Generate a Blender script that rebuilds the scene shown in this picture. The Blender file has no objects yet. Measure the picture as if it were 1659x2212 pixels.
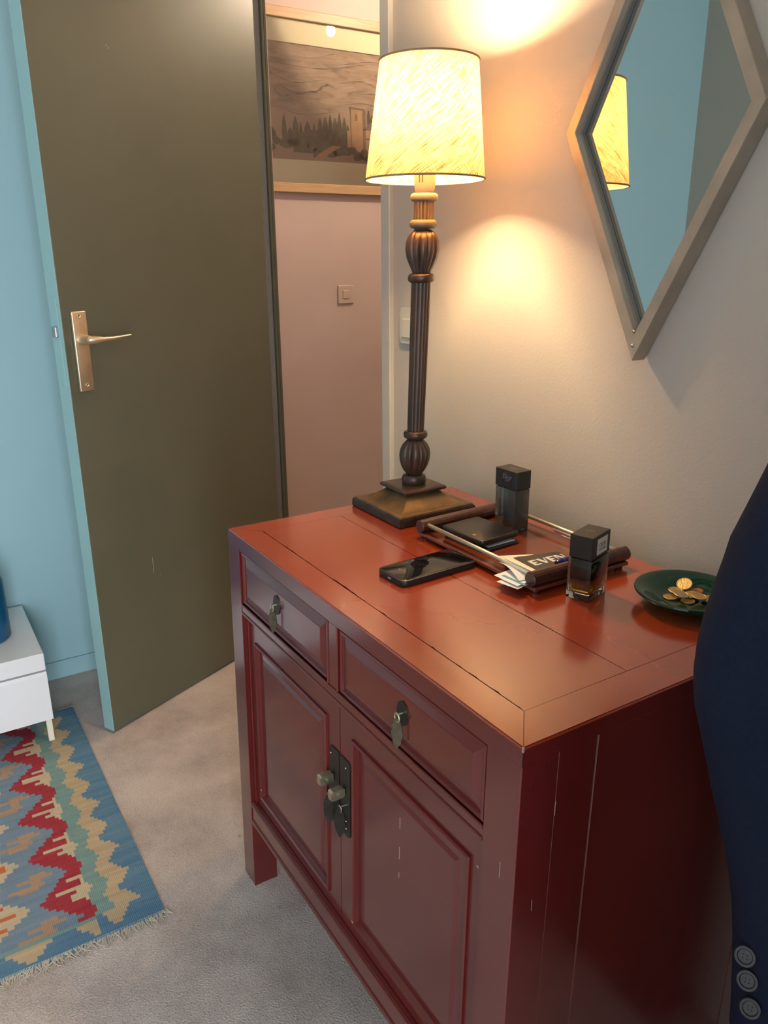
import bpy, bmesh, math, random
from mathutils import Vector, Matrix, noise
random.seed(7)
S = bpy.context.scene
COL = S.collection
PI = math.pi

# ------------------------------------------------------------------ camera
cam_d = bpy.data.cameras.new('camera')
cam = bpy.data.objects.new('camera', cam_d); COL.objects.link(cam)
R0 = (0.529504, 0.848285, -0.006137); R1 = (-0.258721, 0.168376, 0.951164); R2 = (-0.807892, 0.502058, -0.308624)
cam.matrix_world = Matrix(((R0[0], R1[0], -R2[0], 0.532104), (R0[1], R1[1], -R2[1], -0.502883),
                           (R0[2], R1[2], -R2[2], 1.348255), (0, 0, 0, 1)))
cam_d.sensor_fit = 'VERTICAL'; cam_d.sensor_height = 36.0; cam_d.lens = 1701.06 / 2212 * 36.0
cam_d.clip_start = 0.02
S.camera = cam

# ------------------------------------------------------------------ world, lights, exposure
w = bpy.data.worlds.new('world'); S.world = w; w.use_nodes = True
w.node_tree.nodes['Background'].inputs[0].default_value = (0.62, 0.75, 0.95, 1)
w.node_tree.nodes['Background'].inputs[1].default_value = 1.0
S.view_settings.view_transform = 'Standard'; S.view_settings.look = 'None'
S.view_settings.gamma = 1.0; S.view_settings.use_curve_mapping = False
S.view_settings.exposure = 0.0

def area(name, loc, to, sx, sy, power, col):
    d = bpy.data.lights.new(name, 'AREA'); d.shape = 'RECTANGLE'; d.size = sx; d.size_y = sy
    d.energy = power; d.color = col
    o = bpy.data.objects.new(name, d); COL.objects.link(o); o.location = loc
    o.rotation_euler = (Vector(to) - Vector(loc)).to_track_quat('-Z', 'Y').to_euler()
    return o
def point(name, loc, power, col, rad):
    d = bpy.data.lights.new(name, 'POINT'); d.energy = power; d.color = col; d.shadow_soft_size = rad
    o = bpy.data.objects.new(name, d); COL.objects.link(o); o.location = loc; return o
DAY = (0.80, 0.90, 1.0)
area('window_and_fill_daylight', (3.05, -0.85, 1.25), (-2.0, -0.75, 0.75), 1.35, 2.1, 190, DAY)
area('window_and_fill_daylight', (0.9, -1.72, 1.45), (0.3, 0.5, 0.7), 1.3, 1.3, 5, DAY)  # weak fill added for the cabinet front, at an unseen second window

# ------------------------------------------------------------------ helpers
OFF = {}
def place(o, parent=None, loc=None):
    COL.objects.link(o)
    if parent is not None:
        o.parent = parent
    return o
def empty(name, loc, label=None, cat=None, group=None, parent=None, kind=None):
    o = bpy.data.objects.new(name, None); COL.objects.link(o); o.empty_display_size = .05
    o.location = loc
    OFF[o.name] = Vector(loc)
    tag(o, label, cat, group, kind)
    return o
def tag(o, label=None, cat=None, group=None, kind=None):
    if label: o['label'] = label
    if cat: o['category'] = cat
    if group: o['group'] = group
    if kind: o['kind'] = kind
    return o
def obj(name, bm, m, parent=None, smooth=False, label=None, cat=None, group=None, kind=None, warp=None, origin=None):
    """bm in world coordinates -> one mesh object"""
    if warp:
        for v in bm.verts: v.co = warp(v.co)
    if parent is not None:
        off = OFF[parent.name]
    else:
        if origin is None:
            xs = [v.co for v in bm.verts]
            lo = Vector((min(v.x for v in xs), min(v.y for v in xs), min(v.z for v in xs)))
            hi = Vector((max(v.x for v in xs), max(v.y for v in xs), max(v.z for v in xs)))
            off = Vector(((lo.x + hi.x) / 2, (lo.y + hi.y) / 2, lo.z))
        else: off = Vector(origin)
    for v in bm.verts: v.co -= off
    bmesh.ops.recalc_face_normals(bm, faces=bm.faces)
    me = bpy.data.meshes.new(name); bm.to_mesh(me); bm.free()
    for mm in (m if isinstance(m, (list, tuple)) else [m]): me.materials.append(mm)
    if smooth:
        for p in me.polygons: p.use_smooth = True
        if smooth == 'auto':
            me.set_sharp_from_angle(angle=math.radians(38))
    o = bpy.data.objects.new(name, me); COL.objects.link(o)
    if parent is not None: o.parent = parent
    else: o.location = off
    OFF[o.name] = off
    tag(o, label, cat, group, kind)
    return o
def nb(): return bmesh.new()
def box(bm, a, b, bev=0, M=None, seg=1):
    """axis box from corner a to corner b"""
    x0, y0, z0 = a; x1, y1, z1 = b
    vs = [bm.verts.new(p) for p in ((x0,y0,z0),(x1,y0,z0),(x1,y1,z0),(x0,y1,z0),(x0,y0,z1),(x1,y0,z1),(x1,y1,z1),(x0,y1,z1))]
    fs = [bm.faces.new([vs[i] for i in f]) for f in ((0,3,2,1),(4,5,6,7),(0,1,5,4),(1,2,6,5),(2,3,7,6),(3,0,4,7))]
    geo = list({e for f in fs for e in f.edges})
    if bev:
        r = bmesh.ops.bevel(bm, geom=geo, offset=bev, segments=seg, affect='EDGES', profile=.5)
        vs = list({v for v in vs if v.is_valid} | set(r['verts']) | {v for f in r['faces'] for v in f.verts})
        allv = set(vs)
        for f in r['faces']:
            for v in f.verts: allv.add(v)
        vs = list(allv)
    if M is not None:
        # gather connected island
        seen = set(vs); st = list(vs)
        while st:
            v = st.pop()
            for e in v.link_edges:
                q = e.other_vert(v)
                if q not in seen: seen.add(q); st.append(q)
        for v in seen: v.co = M @ v.co
    return bm
def prism(bm, poly, z0, z1, M=None):
    lo = [bm.verts.new((p[0], p[1], z0)) for p in poly]; hi = [bm.verts.new((p[0], p[1], z1)) for p in poly]
    n = len(poly)
    bm.faces.new(list(reversed(lo))); bm.faces.new(hi)
    for i in range(n): bm.faces.new((lo[i], lo[(i+1) % n], hi[(i+1) % n], hi[i]))
    if M is not None:
        for v in lo + hi: v.co = M @ v.co
    return bm
def lathe(bm, prof, c=(0,0,0), n=40, flute=None, M=None, cap=True):
    """prof list of (r,z); flute(z)->(count, depth)"""
    rings = []
    for r, z in prof:
        ring = []
        for i in range(n):
            a = 2*PI*i/n; rr = r
            if flute:
                k, d = flute(z)
                if k: rr = r*(1 - d*(1-abs(math.cos(k*a/2)))**1.6)
            v = Vector((rr*math.cos(a), rr*math.sin(a), z))
            v = (M @ v) if M is not None else v + Vector(c)
            ring.append(bm.verts.new(v))
        rings.append(ring)
    for a, b in zip(rings, rings[1:]):
        for i in range(n): bm.faces.new((a[i], a[(i+1) % n], b[(i+1) % n], b[i]))
    if cap:
        if prof[0][0] > 1e-5: bm.faces.new(list(reversed(rings[0])))
        if prof[-1][0] > 1e-5: bm.faces.new(rings[-1])
    return bm
def tube(bm, pts, r, n=8, cap=True):
    pts = [Vector(p) for p in pts]
    rs = r if isinstance(r, (list, tuple)) else [r]*len(pts)
    rings = []; up = Vector((0, 0, 1)); prev = None
    for i, p in enumerate(pts):
        t = (pts[min(i+1, len(pts)-1)] - pts[max(i-1, 0)]).normalized()
        if prev is None:
            s = t.cross(up if abs(t.z) < .9 else Vector((1, 0, 0))).normalized()
        else:
            s = (prev - t*prev.dot(t)).normalized()
        prev = s; u = t.cross(s)
        rings.append([bm.verts.new(p + (s*math.cos(2*PI*k/n) + u*math.sin(2*PI*k/n))*rs[i]) for k in range(n)])
    for a, b in zip(rings, rings[1:]):
        for k in range(n): bm.faces.new((a[k], a[(k+1) % n], b[(k+1) % n], b[k]))
    if cap: bm.faces.new(list(reversed(rings[0]))); bm.faces.new(rings[-1])
    return bm
def loft(bm, rings_co, cap=True, closed=True):
    rings = [[bm.verts.new(c) for c in r] for r in rings_co]; n = len(rings[0])
    for a, b in zip(rings, rings[1:]):
        for k in range(n if closed else n-1): bm.faces.new((a[k], a[(k+1) % n], b[(k+1) % n], b[k]))
    if cap and closed: bm.faces.new(list(reversed(rings[0]))); bm.faces.new(rings[-1])
    return bm
def rot(deg, c, axis='Z'):
    return Matrix.Translation(c) @ Matrix.Rotation(math.radians(deg), 4, axis)
def text(name, body, size, M, m, parent, ext=0.0002, align='CENTER', sx=1.0):
    cu = bpy.data.curves.new('writing', 'FONT'); cu.body = body; cu.size = size; cu.extrude = ext
    cu.align_x = align; cu.align_y = 'CENTER'; cu.resolution_u = 3
    to = bpy.data.objects.new('writing', cu); COL.objects.link(to)
    dg = bpy.context.evaluated_depsgraph_get()
    me = bpy.data.meshes.new_from_object(to.evaluated_get(dg))
    bpy.data.objects.remove(to); bpy.data.curves.remove(cu)
    bm = nb(); bm.from_mesh(me); bpy.data.meshes.remove(me)
    for v in bm.verts: v.co = M @ Vector((v.co.x*sx, v.co.y, v.co.z))
    return obj(name, bm, m, parent)

# ------------------------------------------------------------------ materials
def newmat(name):
    m = bpy.data.materials.new(name); m.use_nodes = True
    nt = m.node_tree; p = nt.nodes['Principled BSDF']
    return m, nt, p
def N(nt, t, **k):
    n = nt.nodes.new(t)
    for a, b in k.items(): setattr(n, a, b)
    return n
def coords(nt, scale=(1,1,1), rotz=(0,0,0), kind='Object'):
    tc = N(nt, 'ShaderNodeTexCoord'); mp = N(nt, 'ShaderNodeMapping')
    mp.inputs['Scale'].default_value = scale; mp.inputs['Rotation'].default_value = rotz
    nt.links.new(tc.outputs[kind], mp.inputs['Vector']); return mp.outputs[0]
def mat(name, col, rough=.5, metal=0, var=.0, vscale=8, bump=0, bscale=200, col2=None, coat=0, stretch=(1,1,1), rvar=0, spec=.5, detail=4, bdist=.001):
    m, nt, p = newmat(name)
    p.inputs['Roughness'].default_value = rough; p.inputs['Metallic'].default_value = metal
    p.inputs['Specular IOR Level'].default_value = spec
    if coat: p.inputs['Coat Weight'].default_value = coat; p.inputs['Coat Roughness'].default_value = .12
    c4 = (*col, 1)
    if var or col2:
        v = coords(nt, stretch)
        no = N(nt, 'ShaderNodeTexNoise'); no.inputs['Scale'].default_value = vscale; no.inputs['Detail'].default_value = detail
        nt.links.new(v, no.inputs['Vector'])
        cr = N(nt, 'ShaderNodeValToRGB'); cr.color_ramp.elements[0].position = .32; cr.color_ramp.elements[1].position = .68
        a = col2 if col2 else tuple(c*(1-var) for c in col)
        b = col if col2 else tuple(min(1, c*(1+var)) for c in col)
        cr.color_ramp.elements[0].color = (*a, 1); cr.color_ramp.elements[1].color = (*b, 1)
        nt.links.new(no.outputs['Fac'], cr.inputs[0]); nt.links.new(cr.outputs[0], p.inputs['Base Color'])
        if rvar:
            mr = N(nt, 'ShaderNodeMapRange'); mr.inputs['To Min'].default_value = rough-rvar; mr.inputs['To Max'].default_value = rough+rvar
            nt.links.new(no.outputs['Fac'], mr.inputs[0]); nt.links.new(mr.outputs[0], p.inputs['Roughness'])
    else:
        # even plain paints carry a trace of tone variation
        v = coords(nt); no = N(nt, 'ShaderNodeTexNoise'); no.inputs['Scale'].default_value = 5
        nt.links.new(v, no.inputs['Vector'])
        mx = N(nt, 'ShaderNodeMix', data_type='RGBA'); mx.inputs[6].default_value = tuple(c*.95 for c in col)+(1,); mx.inputs[7].default_value = c4
        nt.links.new(no.outputs['Fac'], mx.inputs[0]); nt.links.new(mx.outputs[2], p.inputs['Base Color'])
    if bump:
        v = coords(nt, stretch)
        nb_ = N(nt, 'ShaderNodeTexNoise'); nb_.inputs['Scale'].default_value = bscale; nb_.inputs['Detail'].default_value = 3
        nt.links.new(v, nb_.inputs['Vector'])
        bu = N(nt, 'ShaderNodeBump'); bu.inputs['Strength'].default_value = bump; bu.inputs['Distance'].default_value = bdist
        nt.links.new(nb_.outputs['Fac'], bu.inputs['Height']); nt.links.new(bu.outputs[0], p.inputs['Normal'])
    return m
M = {}
M['wall'] = mat('greige_wall_paint', (.55, .52, .465), .75, bump=.35, bscale=160, bdist=.0012)
M['blue'] = mat('aqua_wall_paint', (.34, .52, .55), .6, bump=.15, bscale=140)
M['pink'] = mat('dusky_pink_paint', (.49, .385, .35), .6, bump=.2, bscale=90, var=.04, vscale=3)
M['ceil'] = mat('ceiling_white', (.75, .74, .70), .8)
M['white_trim'] = mat('white_gloss_trim', (.62, .62, .58), .35)
M['olive'] = mat('olive_door_paint', (.100, .100, .066), .38, var=.05, vscale=3, bump=.06, bscale=60, rvar=.04)
M['aqua_edge'] = mat('aqua_edge_paint', (.33, .55, .56), .4, bump=.2, bscale=60)
M['wear'] = mat('bare_wear_mark', (.45, .43, .33), .6)
M['brass'] = mat('brushed_champagne_brass', (.78, .66, .48), .42, metal=1, var=.06, vscale=30)
M['steel'] = mat('latch_steel', (.55, .5, .5), .3, metal=1)
M['switch'] = mat('cream_plastic', (.72, .70, .62), .35)
M['switch_pink'] = mat('pinkish_cream_plastic', (.50, .40, .33), .4)
M['oak'] = mat('honey_oak', (.48, .31, .17), .45, col2=(.40, .25, .13), stretch=(1, 1, 12), vscale=10)
M['mount'] = mat('cream_mount_board', (.80, .72, .52), .9)
M['unit'] = mat('white_lacquer_unit', (.78, .79, .80), .18, coat=.3)
M['unit_leg'] = mat('cream_painted_leg', (.80, .74, .58), .4)
M['navy_ceramic'] = mat('deep_blue_glaze', (.004, .085, .19), .35)
M['pewter'] = mat('silver_leaf_frame', (.44, .385, .31), .45, metal=.4, var=.12, vscale=14, bump=.2, bscale=90)
M['pewter_dark'] = mat('silver_leaf_groove', (.20, .20, .19), .5, metal=.4, var=.1)
M['black_leather'] = mat('black_leather', (.012, .011, .010), .32, bump=.35, bscale=500, coat=.15)
M['phone_body'] = mat('phone_black_case', (.012, .013, .016), .45)
M['phone_glass'] = mat('phone_black_glass', (.006, .006, .007), .04, spec=.7)
M['rosewood'] = mat('rosewood_lacquer', (.075, .022, .014), .30, col2=(.04, .012, .008), stretch=(1, 8, 8), vscale=12, coat=.3)
M['tray_wood'] = mat('tray_red_wood', (.17, .036, .014), .26, col2=(.14, .03, .012), stretch=(1, 8, 1), vscale=10, coat=.5)
M['rod'] = mat('satin_nickel_rod', (.66, .62, .50), .48, metal=1)
M['card_cream'] = mat('cream_card', (.86, .80, .62), .6)
M['card_white'] = mat('white_card', (.85, .86, .88), .5)
M['card_blue'] = mat('card_blue_stripe', (.12, .32, .45), .5)
M['card_lilac'] = mat('lilac_paper', (.72, .62, .80), .6)
M['card_black'] = mat('charcoal_card', (.030, .028, .026), .5)
M['ink'] = mat('grey_ink', (.10, .10, .10), .7)
M['label_white'] = mat('label_white', (.66, .66, .64), .5)
M['pen_blue'] = mat('navy_plastic', (.01, .014, .12), .2)
M['bottle_cap'] = mat('matte_black_cap', (.017, .018, .018), .42)
M['bottle_cap_label'] = mat('gloss_black_label', (.008, .008, .009), .2)
M['grey_print'] = mat('grey_print', (.20, .20, .20), .5)
M['gold'] = mat('gold_emblem', (.55, .40, .15), .35, metal=.8)
M['euro_gold'] = mat('nordic_gold_coin', (.62, .45, .18), .38, metal=.85, bump=.8, bscale=350, var=.12, vscale=300)
M['euro_silver'] = mat('nickel_coin', (.50, .45, .38), .35, metal=.9, bump=.8, bscale=350)
M['euro_copper'] = mat('copper_coin', (.50, .20, .10), .4, metal=.85, bump=.6, bscale=350)
M['iron'] = mat('dark_iron', (.045, .042, .036), .42, metal=.7, var=.2, vscale=50, bump=.3, bscale=250)
M['brass_old'] = mat('aged_brass', (.58, .53, .36), .36, metal=.9, var=.15, vscale=80)
M['brass_leaf'] = mat('dull_brass_leaf', (.17, .155, .11), .42, metal=.85, var=.2, vscale=90)
M['bronze_dark'] = mat('dark_bronze_foot', (.060, .040, .028), .38, metal=.3, col2=(.022, .016, .012), vscale=40, bump=.3, bscale=120)
M['bronze'] = mat('antique_bronze', (.105, .062, .042), .34, metal=.35, col2=(.050, .036, .028), vscale=30, stretch=(1, 1, .25), bump=.25, bscale=120, coat=.15)
M['bronze_rub'] = mat('rubbed_bronze', (.26, .16, .07), .36, metal=.5, col2=(.07, .052, .034), vscale=16, bump=.3, bscale=90, rvar=.08)
M['socket'] = mat('grey_bakelite', (.26, .25, .22), .5)
M['trim_tape'] = mat('shade_tape', (.30, .22, .14), .8)
M['navy_cloth'] = mat('navy_wool', (.008, .013, .032), .85, bump=.4, bscale=900, var=.12, vscale=200, spec=.2)
M['charcoal_cloth'] = mat('charcoal_wool', (.016, .014, .015), .9, bump=.4, bscale=900, spec=.15)
M['button'] = mat('horn_button', (.022, .022, .024), .35, var=.3, vscale=200)
M['pale_cloth'] = mat('pale_grey_cloth', (.20, .18, .18), .8)
M['stand_wood'] = mat('stand_walnut', (.12, .06, .03), .4)
M['dark_gap'] = mat('dark_gap', (.010, .006, .004), .9)
M['fringe'] = mat('fringe_cotton', (.46, .41, .33), .9)
M['chip'] = mat('exposed_gesso', (.38, .26, .23), .7)
M['joint'] = mat('worn_joint', (.17, .07, .06), .6)
M['shade_wall'] = mat('shade_wall_dark_brown', (.022, .014, .010), .5, col2=(.014, .009, .006), stretch=(6, 6, .6), vscale=6)  # dark finish for the added light-blocking wall
M['lining'] = mat('frame_white', (.7, .7, .68), .4)

def lacquer():
    m, nt, p = newmat('red_lacquer')
    L = nt.links.new
    v = coords(nt, (1, 1, 1))
    n1 = N(nt, 'ShaderNodeTexNoise'); n1.inputs['Scale'].default_value = 4; n1.inputs['Detail'].default_value = 5; L(v, n1.inputs['Vector'])
    cr = N(nt, 'ShaderNodeValToRGB'); e = cr.color_ramp.elements
    e[0].position = .3; e[0].color = (.105, .009, .008, 1); e[1].position = .7; e[1].color = (.135, .013, .010, 1)
    L(n1.outputs['Fac'], cr.inputs[0])
    # fine scratches along the grain
    v2 = coords(nt, (6, 160, 60), (0, 0, .25))
    n2 = N(nt, 'ShaderNodeTexNoise'); n2.inputs['Scale'].default_value = 3; n2.inputs['Detail'].default_value = 2; L(v2, n2.inputs['Vector'])
    c2 = N(nt, 'ShaderNodeValToRGB'); c2.color_ramp.elements[0].position = .74; c2.color_ramp.elements[1].position = .84
    c2.color_ramp.elements[1].color = (.12, .12, .12, 1)
    L(n2.outputs['Fac'], c2.inputs[0])
    mx = N(nt, 'ShaderNodeMix', data_type='RGBA'); mx.inputs[7].default_value = (.42, .12, .06, 1)
    L(c2.outputs[0], mx.inputs[0]); L(cr.outputs[0], mx.inputs[6]); L(mx.outputs[2], p.inputs['Base Color'])
    v3 = coords(nt, (3, 9, 3))
    n3 = N(nt, 'ShaderNodeTexNoise'); n3.inputs['Scale'].default_value = 5; n3.inputs['Detail'].default_value = 6; L(v3, n3.inputs['Vector'])
    mr = N(nt, 'ShaderNodeMapRange'); mr.inputs['To Min'].default_value = .17; mr.inputs['To Max'].default_value = .30
    L(n3.outputs['Fac'], mr.inputs[0]); L(mr.outputs[0], p.inputs['Roughness'])
    bu = N(nt, 'ShaderNodeBump'); bu.inputs['Strength'].default_value = .12; bu.inputs['Distance'].default_value = .002
    L(n3.outputs['Fac'], bu.inputs['Height']); L(bu.outputs[0], p.inputs['Normal'])
    p.inputs['Specular IOR Level'].default_value = .6
    p.inputs['Coat Weight'].default_value = .6; p.inputs['Coat Roughness'].default_value = .16
    return m
M['lacquer'] = lacquer()
def lacquer_lamplit():  # same paint as the fronts, with the lamp's orange light put into the colour
    m = lacquer(); m.name = 'red_lacquer_lamplit_top'
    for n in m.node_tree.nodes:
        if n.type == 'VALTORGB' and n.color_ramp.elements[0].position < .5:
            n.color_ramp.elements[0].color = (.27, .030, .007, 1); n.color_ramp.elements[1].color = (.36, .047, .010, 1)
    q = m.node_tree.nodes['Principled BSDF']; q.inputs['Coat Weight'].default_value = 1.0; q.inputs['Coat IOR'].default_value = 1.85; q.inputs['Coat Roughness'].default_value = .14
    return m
M['lacquer_lamplit'] = lacquer_lamplit()

def carpet():
    m, nt, p = newmat('greige_carpet'); L = nt.links.new
    v = coords(nt)
    a = N(nt, 'ShaderNodeTexNoise'); a.inputs['Scale'].default_value = 260; a.inputs['Detail'].default_value = 3; L(v, a.inputs['Vector'])
    b = N(nt, 'ShaderNodeTexNoise'); b.inputs['Scale'].default_value = 5; b.inputs['Detail'].default_value = 6; b.inputs['Roughness'].default_value = .65; L(v, b.inputs['Vector'])
    cr = N(nt, 'ShaderNodeValToRGB'); e = cr.color_ramp.elements
    e[0].position = .25; e[0].color = (.36, .30, .27, 1); e[1].position = .60; e[1].color = (.62, .53, .48, 1)
    L(b.outputs['Fac'], cr.inputs[0])
    cr2 = N(nt, 'ShaderNodeValToRGB'); cr2.color_ramp.elements[0].position = .3; cr2.color_ramp.elements[0].color = (.72, .72, .72, 1)
    cr2.color_ramp.elements[1].position = .65
    L(a.outputs['Fac'], cr2.inputs[0])
    mx = N(nt, 'ShaderNodeMix', data_type='RGBA', blend_type='MULTIPLY'); mx.inputs[0].default_value = 1
    L(cr.outputs[0], mx.inputs[6]); L(cr2.outputs[0], mx.inputs[7])
    # sparse dark spots
    vo = N(nt, 'ShaderNodeTexVoronoi'); vo.inputs['Scale'].default_value = 9; L(v, vo.inputs['Vector'])
    c3 = N(nt, 'ShaderNodeValToRGB'); c3.color_ramp.elements[0].position = .03; c3.color_ramp.elements[0].color = (.6, .6, .6, 1); c3.color_ramp.elements[1].position = .07
    L(vo.outputs['Distance'], c3.inputs[0])
    mx2 = N(nt, 'ShaderNodeMix', data_type='RGBA', blend_type='MULTIPLY'); mx2.inputs[0].default_value = .8
    L(mx.outputs[2], mx2.inputs[6]); L(c3.outputs[0], mx2.inputs[7])
    L(mx2.outputs[2], p.inputs['Base Color'])
    p.inputs['Roughness'].default_value = 1; p.inputs['Specular IOR Level'].default_value = .1
    p.inputs['Sheen Weight'].default_value = .2
    bu = N(nt, 'ShaderNodeBump'); bu.inputs['Strength'].default_value = .8; bu.inputs['Distance'].default_value = .004
    L(a.outputs['Fac'], bu.inputs['Height']); L(bu.outputs[0], p.inputs['Normal'])
    return m
M['carpet'] = carpet()
def kilim(name, c, c2):
    m, nt, p = newmat(name); L = nt.links.new
    v = coords(nt, (60, 3, 1))
    a = N(nt, 'ShaderNodeTexNoise'); a.inputs['Scale'].default_value = 1.2; a.inputs['Detail'].default_value = 4; L(v, a.inputs['Vector'])
    mx = N(nt, 'ShaderNodeValToRGB'); mx.color_ramp.elements[0].position = .3; mx.color_ramp.elements[1].position = .7
    mx.color_ramp.elements[0].color = (*c, 1); mx.color_ramp.elements[1].color = (*c2, 1)
    L(a.outputs['Fac'], mx.inputs[0]); L(mx.outputs[0], p.inputs['Base Color'])
    wv = N(nt, 'ShaderNodeTexWave'); wv.inputs['Scale'].default_value = 80; wv.bands_direction = 'Y'; wv.inputs['Distortion'].default_value = 1.5
    L(coords(nt), wv.inputs['Vector'])
    bu = N(nt, 'ShaderNodeBump'); bu.inputs['Strength'].default_value = .5; bu.inputs['Distance'].default_value = .002
    L(wv.outputs['Fac'], bu.inputs['Height']); L(bu.outputs[0], p.inputs['Normal'])
    p.inputs['Roughness'].default_value = .95; p.inputs['Specular IOR Level'].default_value = .15
    return m
KIL = [kilim('kilim_blue', (.075, .175, .29), (.13, .24, .34)), kilim('kilim_tan', (.42, .32, .20), (.52, .41, .27)),
       kilim('kilim_teal', (.15, .27, .27), (.22, .33, .31)), kilim('kilim_red', (.30, .028, .045), (.38, .05, .06)),
       kilim('kilim_cream', (.55, .47, .34), (.48, .39, .26)), kilim('kilim_slate', (.15, .22, .31), (.20, .28, .35)),
       kilim('kilim_brown', (.36, .235, .16), (.42, .29, .20)), kilim('kilim_orange', (.50, .13, .05), (.55, .16, .06))]

def linen():
    m, nt, p = newmat('linen_shade'); L = nt.links.new
    nt.nodes.remove(p); out = nt.nodes['Material Output']
    tc = N(nt, 'ShaderNodeTexCoord')
    mp = N(nt, 'ShaderNodeMapping'); mp.inputs['Rotation'].default_value = (0, 0, math.radians(-38)); mp.inputs['Scale'].default_value = (1, 1, 1)
    L(tc.outputs['UV'], mp.inputs['Vector'])
    m2 = N(nt, 'ShaderNodeMapping'); m2.inputs['Scale'].default_value = (24, 520, 1); L(mp.outputs[0], m2.inputs['Vector'])
    n1 = N(nt, 'ShaderNodeTexNoise'); n1.inputs['Scale'].default_value = 1; n1.inputs['Detail'].default_value = 3; L(m2.outputs[0], n1.inputs['Vector'])
    m3 = N(nt, 'ShaderNodeMapping'); m3.inputs['Scale'].default_value = (420, 30, 1); L(mp.outputs[0], m3.inputs['Vector'])
    n2 = N(nt, 'ShaderNodeTexNoise'); n2.inputs['Scale'].default_value = 1; n2.inputs['Detail'].default_value = 2; L(m3.outputs[0], n2.inputs['Vector'])
    c1 = N(nt, 'ShaderNodeValToRGB'); c1.color_ramp.elements[0].position = .34; c1.color_ramp.elements[1].position = .58
    c1.color_ramp.elements[0].color = (.17, .08, .028, 1); c1.color_ramp.elements[1].color = (.80, .50, .22, 1)
    L(n1.outputs['Fac'], c1.inputs[0])
    c2 = N(nt, 'ShaderNodeValToRGB'); c2.color_ramp.elements[0].position = .30; c2.color_ramp.elements[1].position = .5
    c2.color_ramp.elements[0].color = (.72, .66, .6, 1)
    L(n2.outputs['Fac'], c2.inputs[0])
    mx = N(nt, 'ShaderNodeMix', data_type='RGBA', blend_type='MULTIPLY'); mx.inputs[0].default_value = 1
    L(c1.outputs[0], mx.inputs[6]); L(c2.outputs[0], mx.inputs[7])
    d = N(nt, 'ShaderNodeBsdfDiffuse'); t = N(nt, 'ShaderNodeBsdfTranslucent'); s = N(nt, 'ShaderNodeMixShader'); s.inputs[0].default_value = .15
    L(mx.outputs[2], d.inputs[0]); L(mx.outputs[2], t.inputs[0]); L(d.outputs[0], s.inputs[1]); L(t.outputs[0], s.inputs[2]); L(s.outputs[0], out.inputs[0])
    return m
M['linen'] = linen()
def glassy(name, col, rough=0.0, ior=1.45, trans=1.0):
    m, nt, p = newmat(name)
    p.inputs['Base Color'].default_value = (*col, 1); p.inputs['Roughness'].default_value = rough
    p.inputs['IOR'].default_value = ior; p.inputs['Transmission Weight'].default_value = trans
    return m
M['clear_glass'] = glassy('clear_glass', (.95, .95, .93))
M['smoke_glass'] = glassy('smoked_glass', (.26, .235, .21), .10, 1.5, .8)
M['amber_liquid'] = glassy('amber_liquid', (.85, .42, .06), 0, 1.36)
M['green_glass'] = glassy('bottle_green_glass', (.008, .085, .050), .02, 1.52, .65)
def mirror_mat():
    m, nt, p = newmat('mirror_silvering')
    p.inputs['Base Color'].default_value = (.60, .61, .58, 1); p.inputs['Metallic'].default_value = 1; p.inputs['Roughness'].default_value = .0
    return m
M['mirror'] = mirror_mat()
def pane_mat():
    m, nt, p = newmat('picture_glass'); L = nt.links.new; nt.nodes.remove(p); out = nt.nodes['Material Output']
    t = N(nt, 'ShaderNodeBsdfTransparent'); t.inputs[0].default_value = (.96, .96, .95, 1)
    g = N(nt, 'ShaderNodeBsdfGlossy'); g.inputs['Roughness'].default_value = .015
    lw = N(nt, 'ShaderNodeFresnel'); lw.inputs[0].default_value = 1.5; s = N(nt, 'ShaderNodeMixShader')
    L(lw.outputs[0], s.inputs[0]); L(t.outputs[0], s.inputs[1]); L(g.outputs[0], s.inputs[2]); L(s.outputs[0], out.inputs[0])
    return m
M['pane'] = pane_mat()
def emis(name, col, st):
    m, nt, p = newmat(name)
    p.inputs['Base Color'].default_value = (*col, 1); p.inputs['Emission Color'].default_value = (*col, 1); p.inputs['Emission Strength'].default_value = st
    return m
def chamber_mat():
    """lacquer fading from opaque black at the shoulder to clear amber at the base"""
    m, nt, p = newmat('black_to_amber_fade'); L = nt.links.new
    tc = N(nt, 'ShaderNodeTexCoord'); sp = N(nt, 'ShaderNodeSeparateXYZ'); L(tc.outputs['Generated'], sp.inputs[0])
    no = N(nt, 'ShaderNodeTexNoise'); no.inputs['Scale'].default_value = 9; L(tc.outputs['Generated'], no.inputs['Vector'])
    ad = N(nt, 'ShaderNodeMath', operation='MULTIPLY_ADD'); ad.inputs[1].default_value = .14; L(no.outputs['Fac'], ad.inputs[0]); L(sp.outputs['Z'], ad.inputs[2])
    cr = N(nt, 'ShaderNodeValToRGB'); e = cr.color_ramp.elements
    e[0].position = .16; e[0].color = (.95, .60, .15, 1); e[1].position = .50; e[1].color = (.006, .005, .004, 1)
    x = cr.color_ramp.elements.new(.32); x.color = (.30, .10, .025, 1)
    L(ad.outputs[0], cr.inputs[0]); L(cr.outputs[0], p.inputs['Base Color'])
    mr = N(nt, 'ShaderNodeMapRange'); mr.inputs['From Min'].default_value = .25; mr.inputs['From Max'].default_value = .5
    mr.inputs['To Min'].default_value = .9; mr.inputs['To Max'].default_value = 0
    L(ad.outputs[0], mr.inputs[0]); L(mr.outputs[0], p.inputs['Transmission Weight'])
    p.inputs['Roughness'].default_value = .08; p.inputs['IOR'].default_value = 1.36
    return m
M['chamber'] = chamber_mat()

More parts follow.
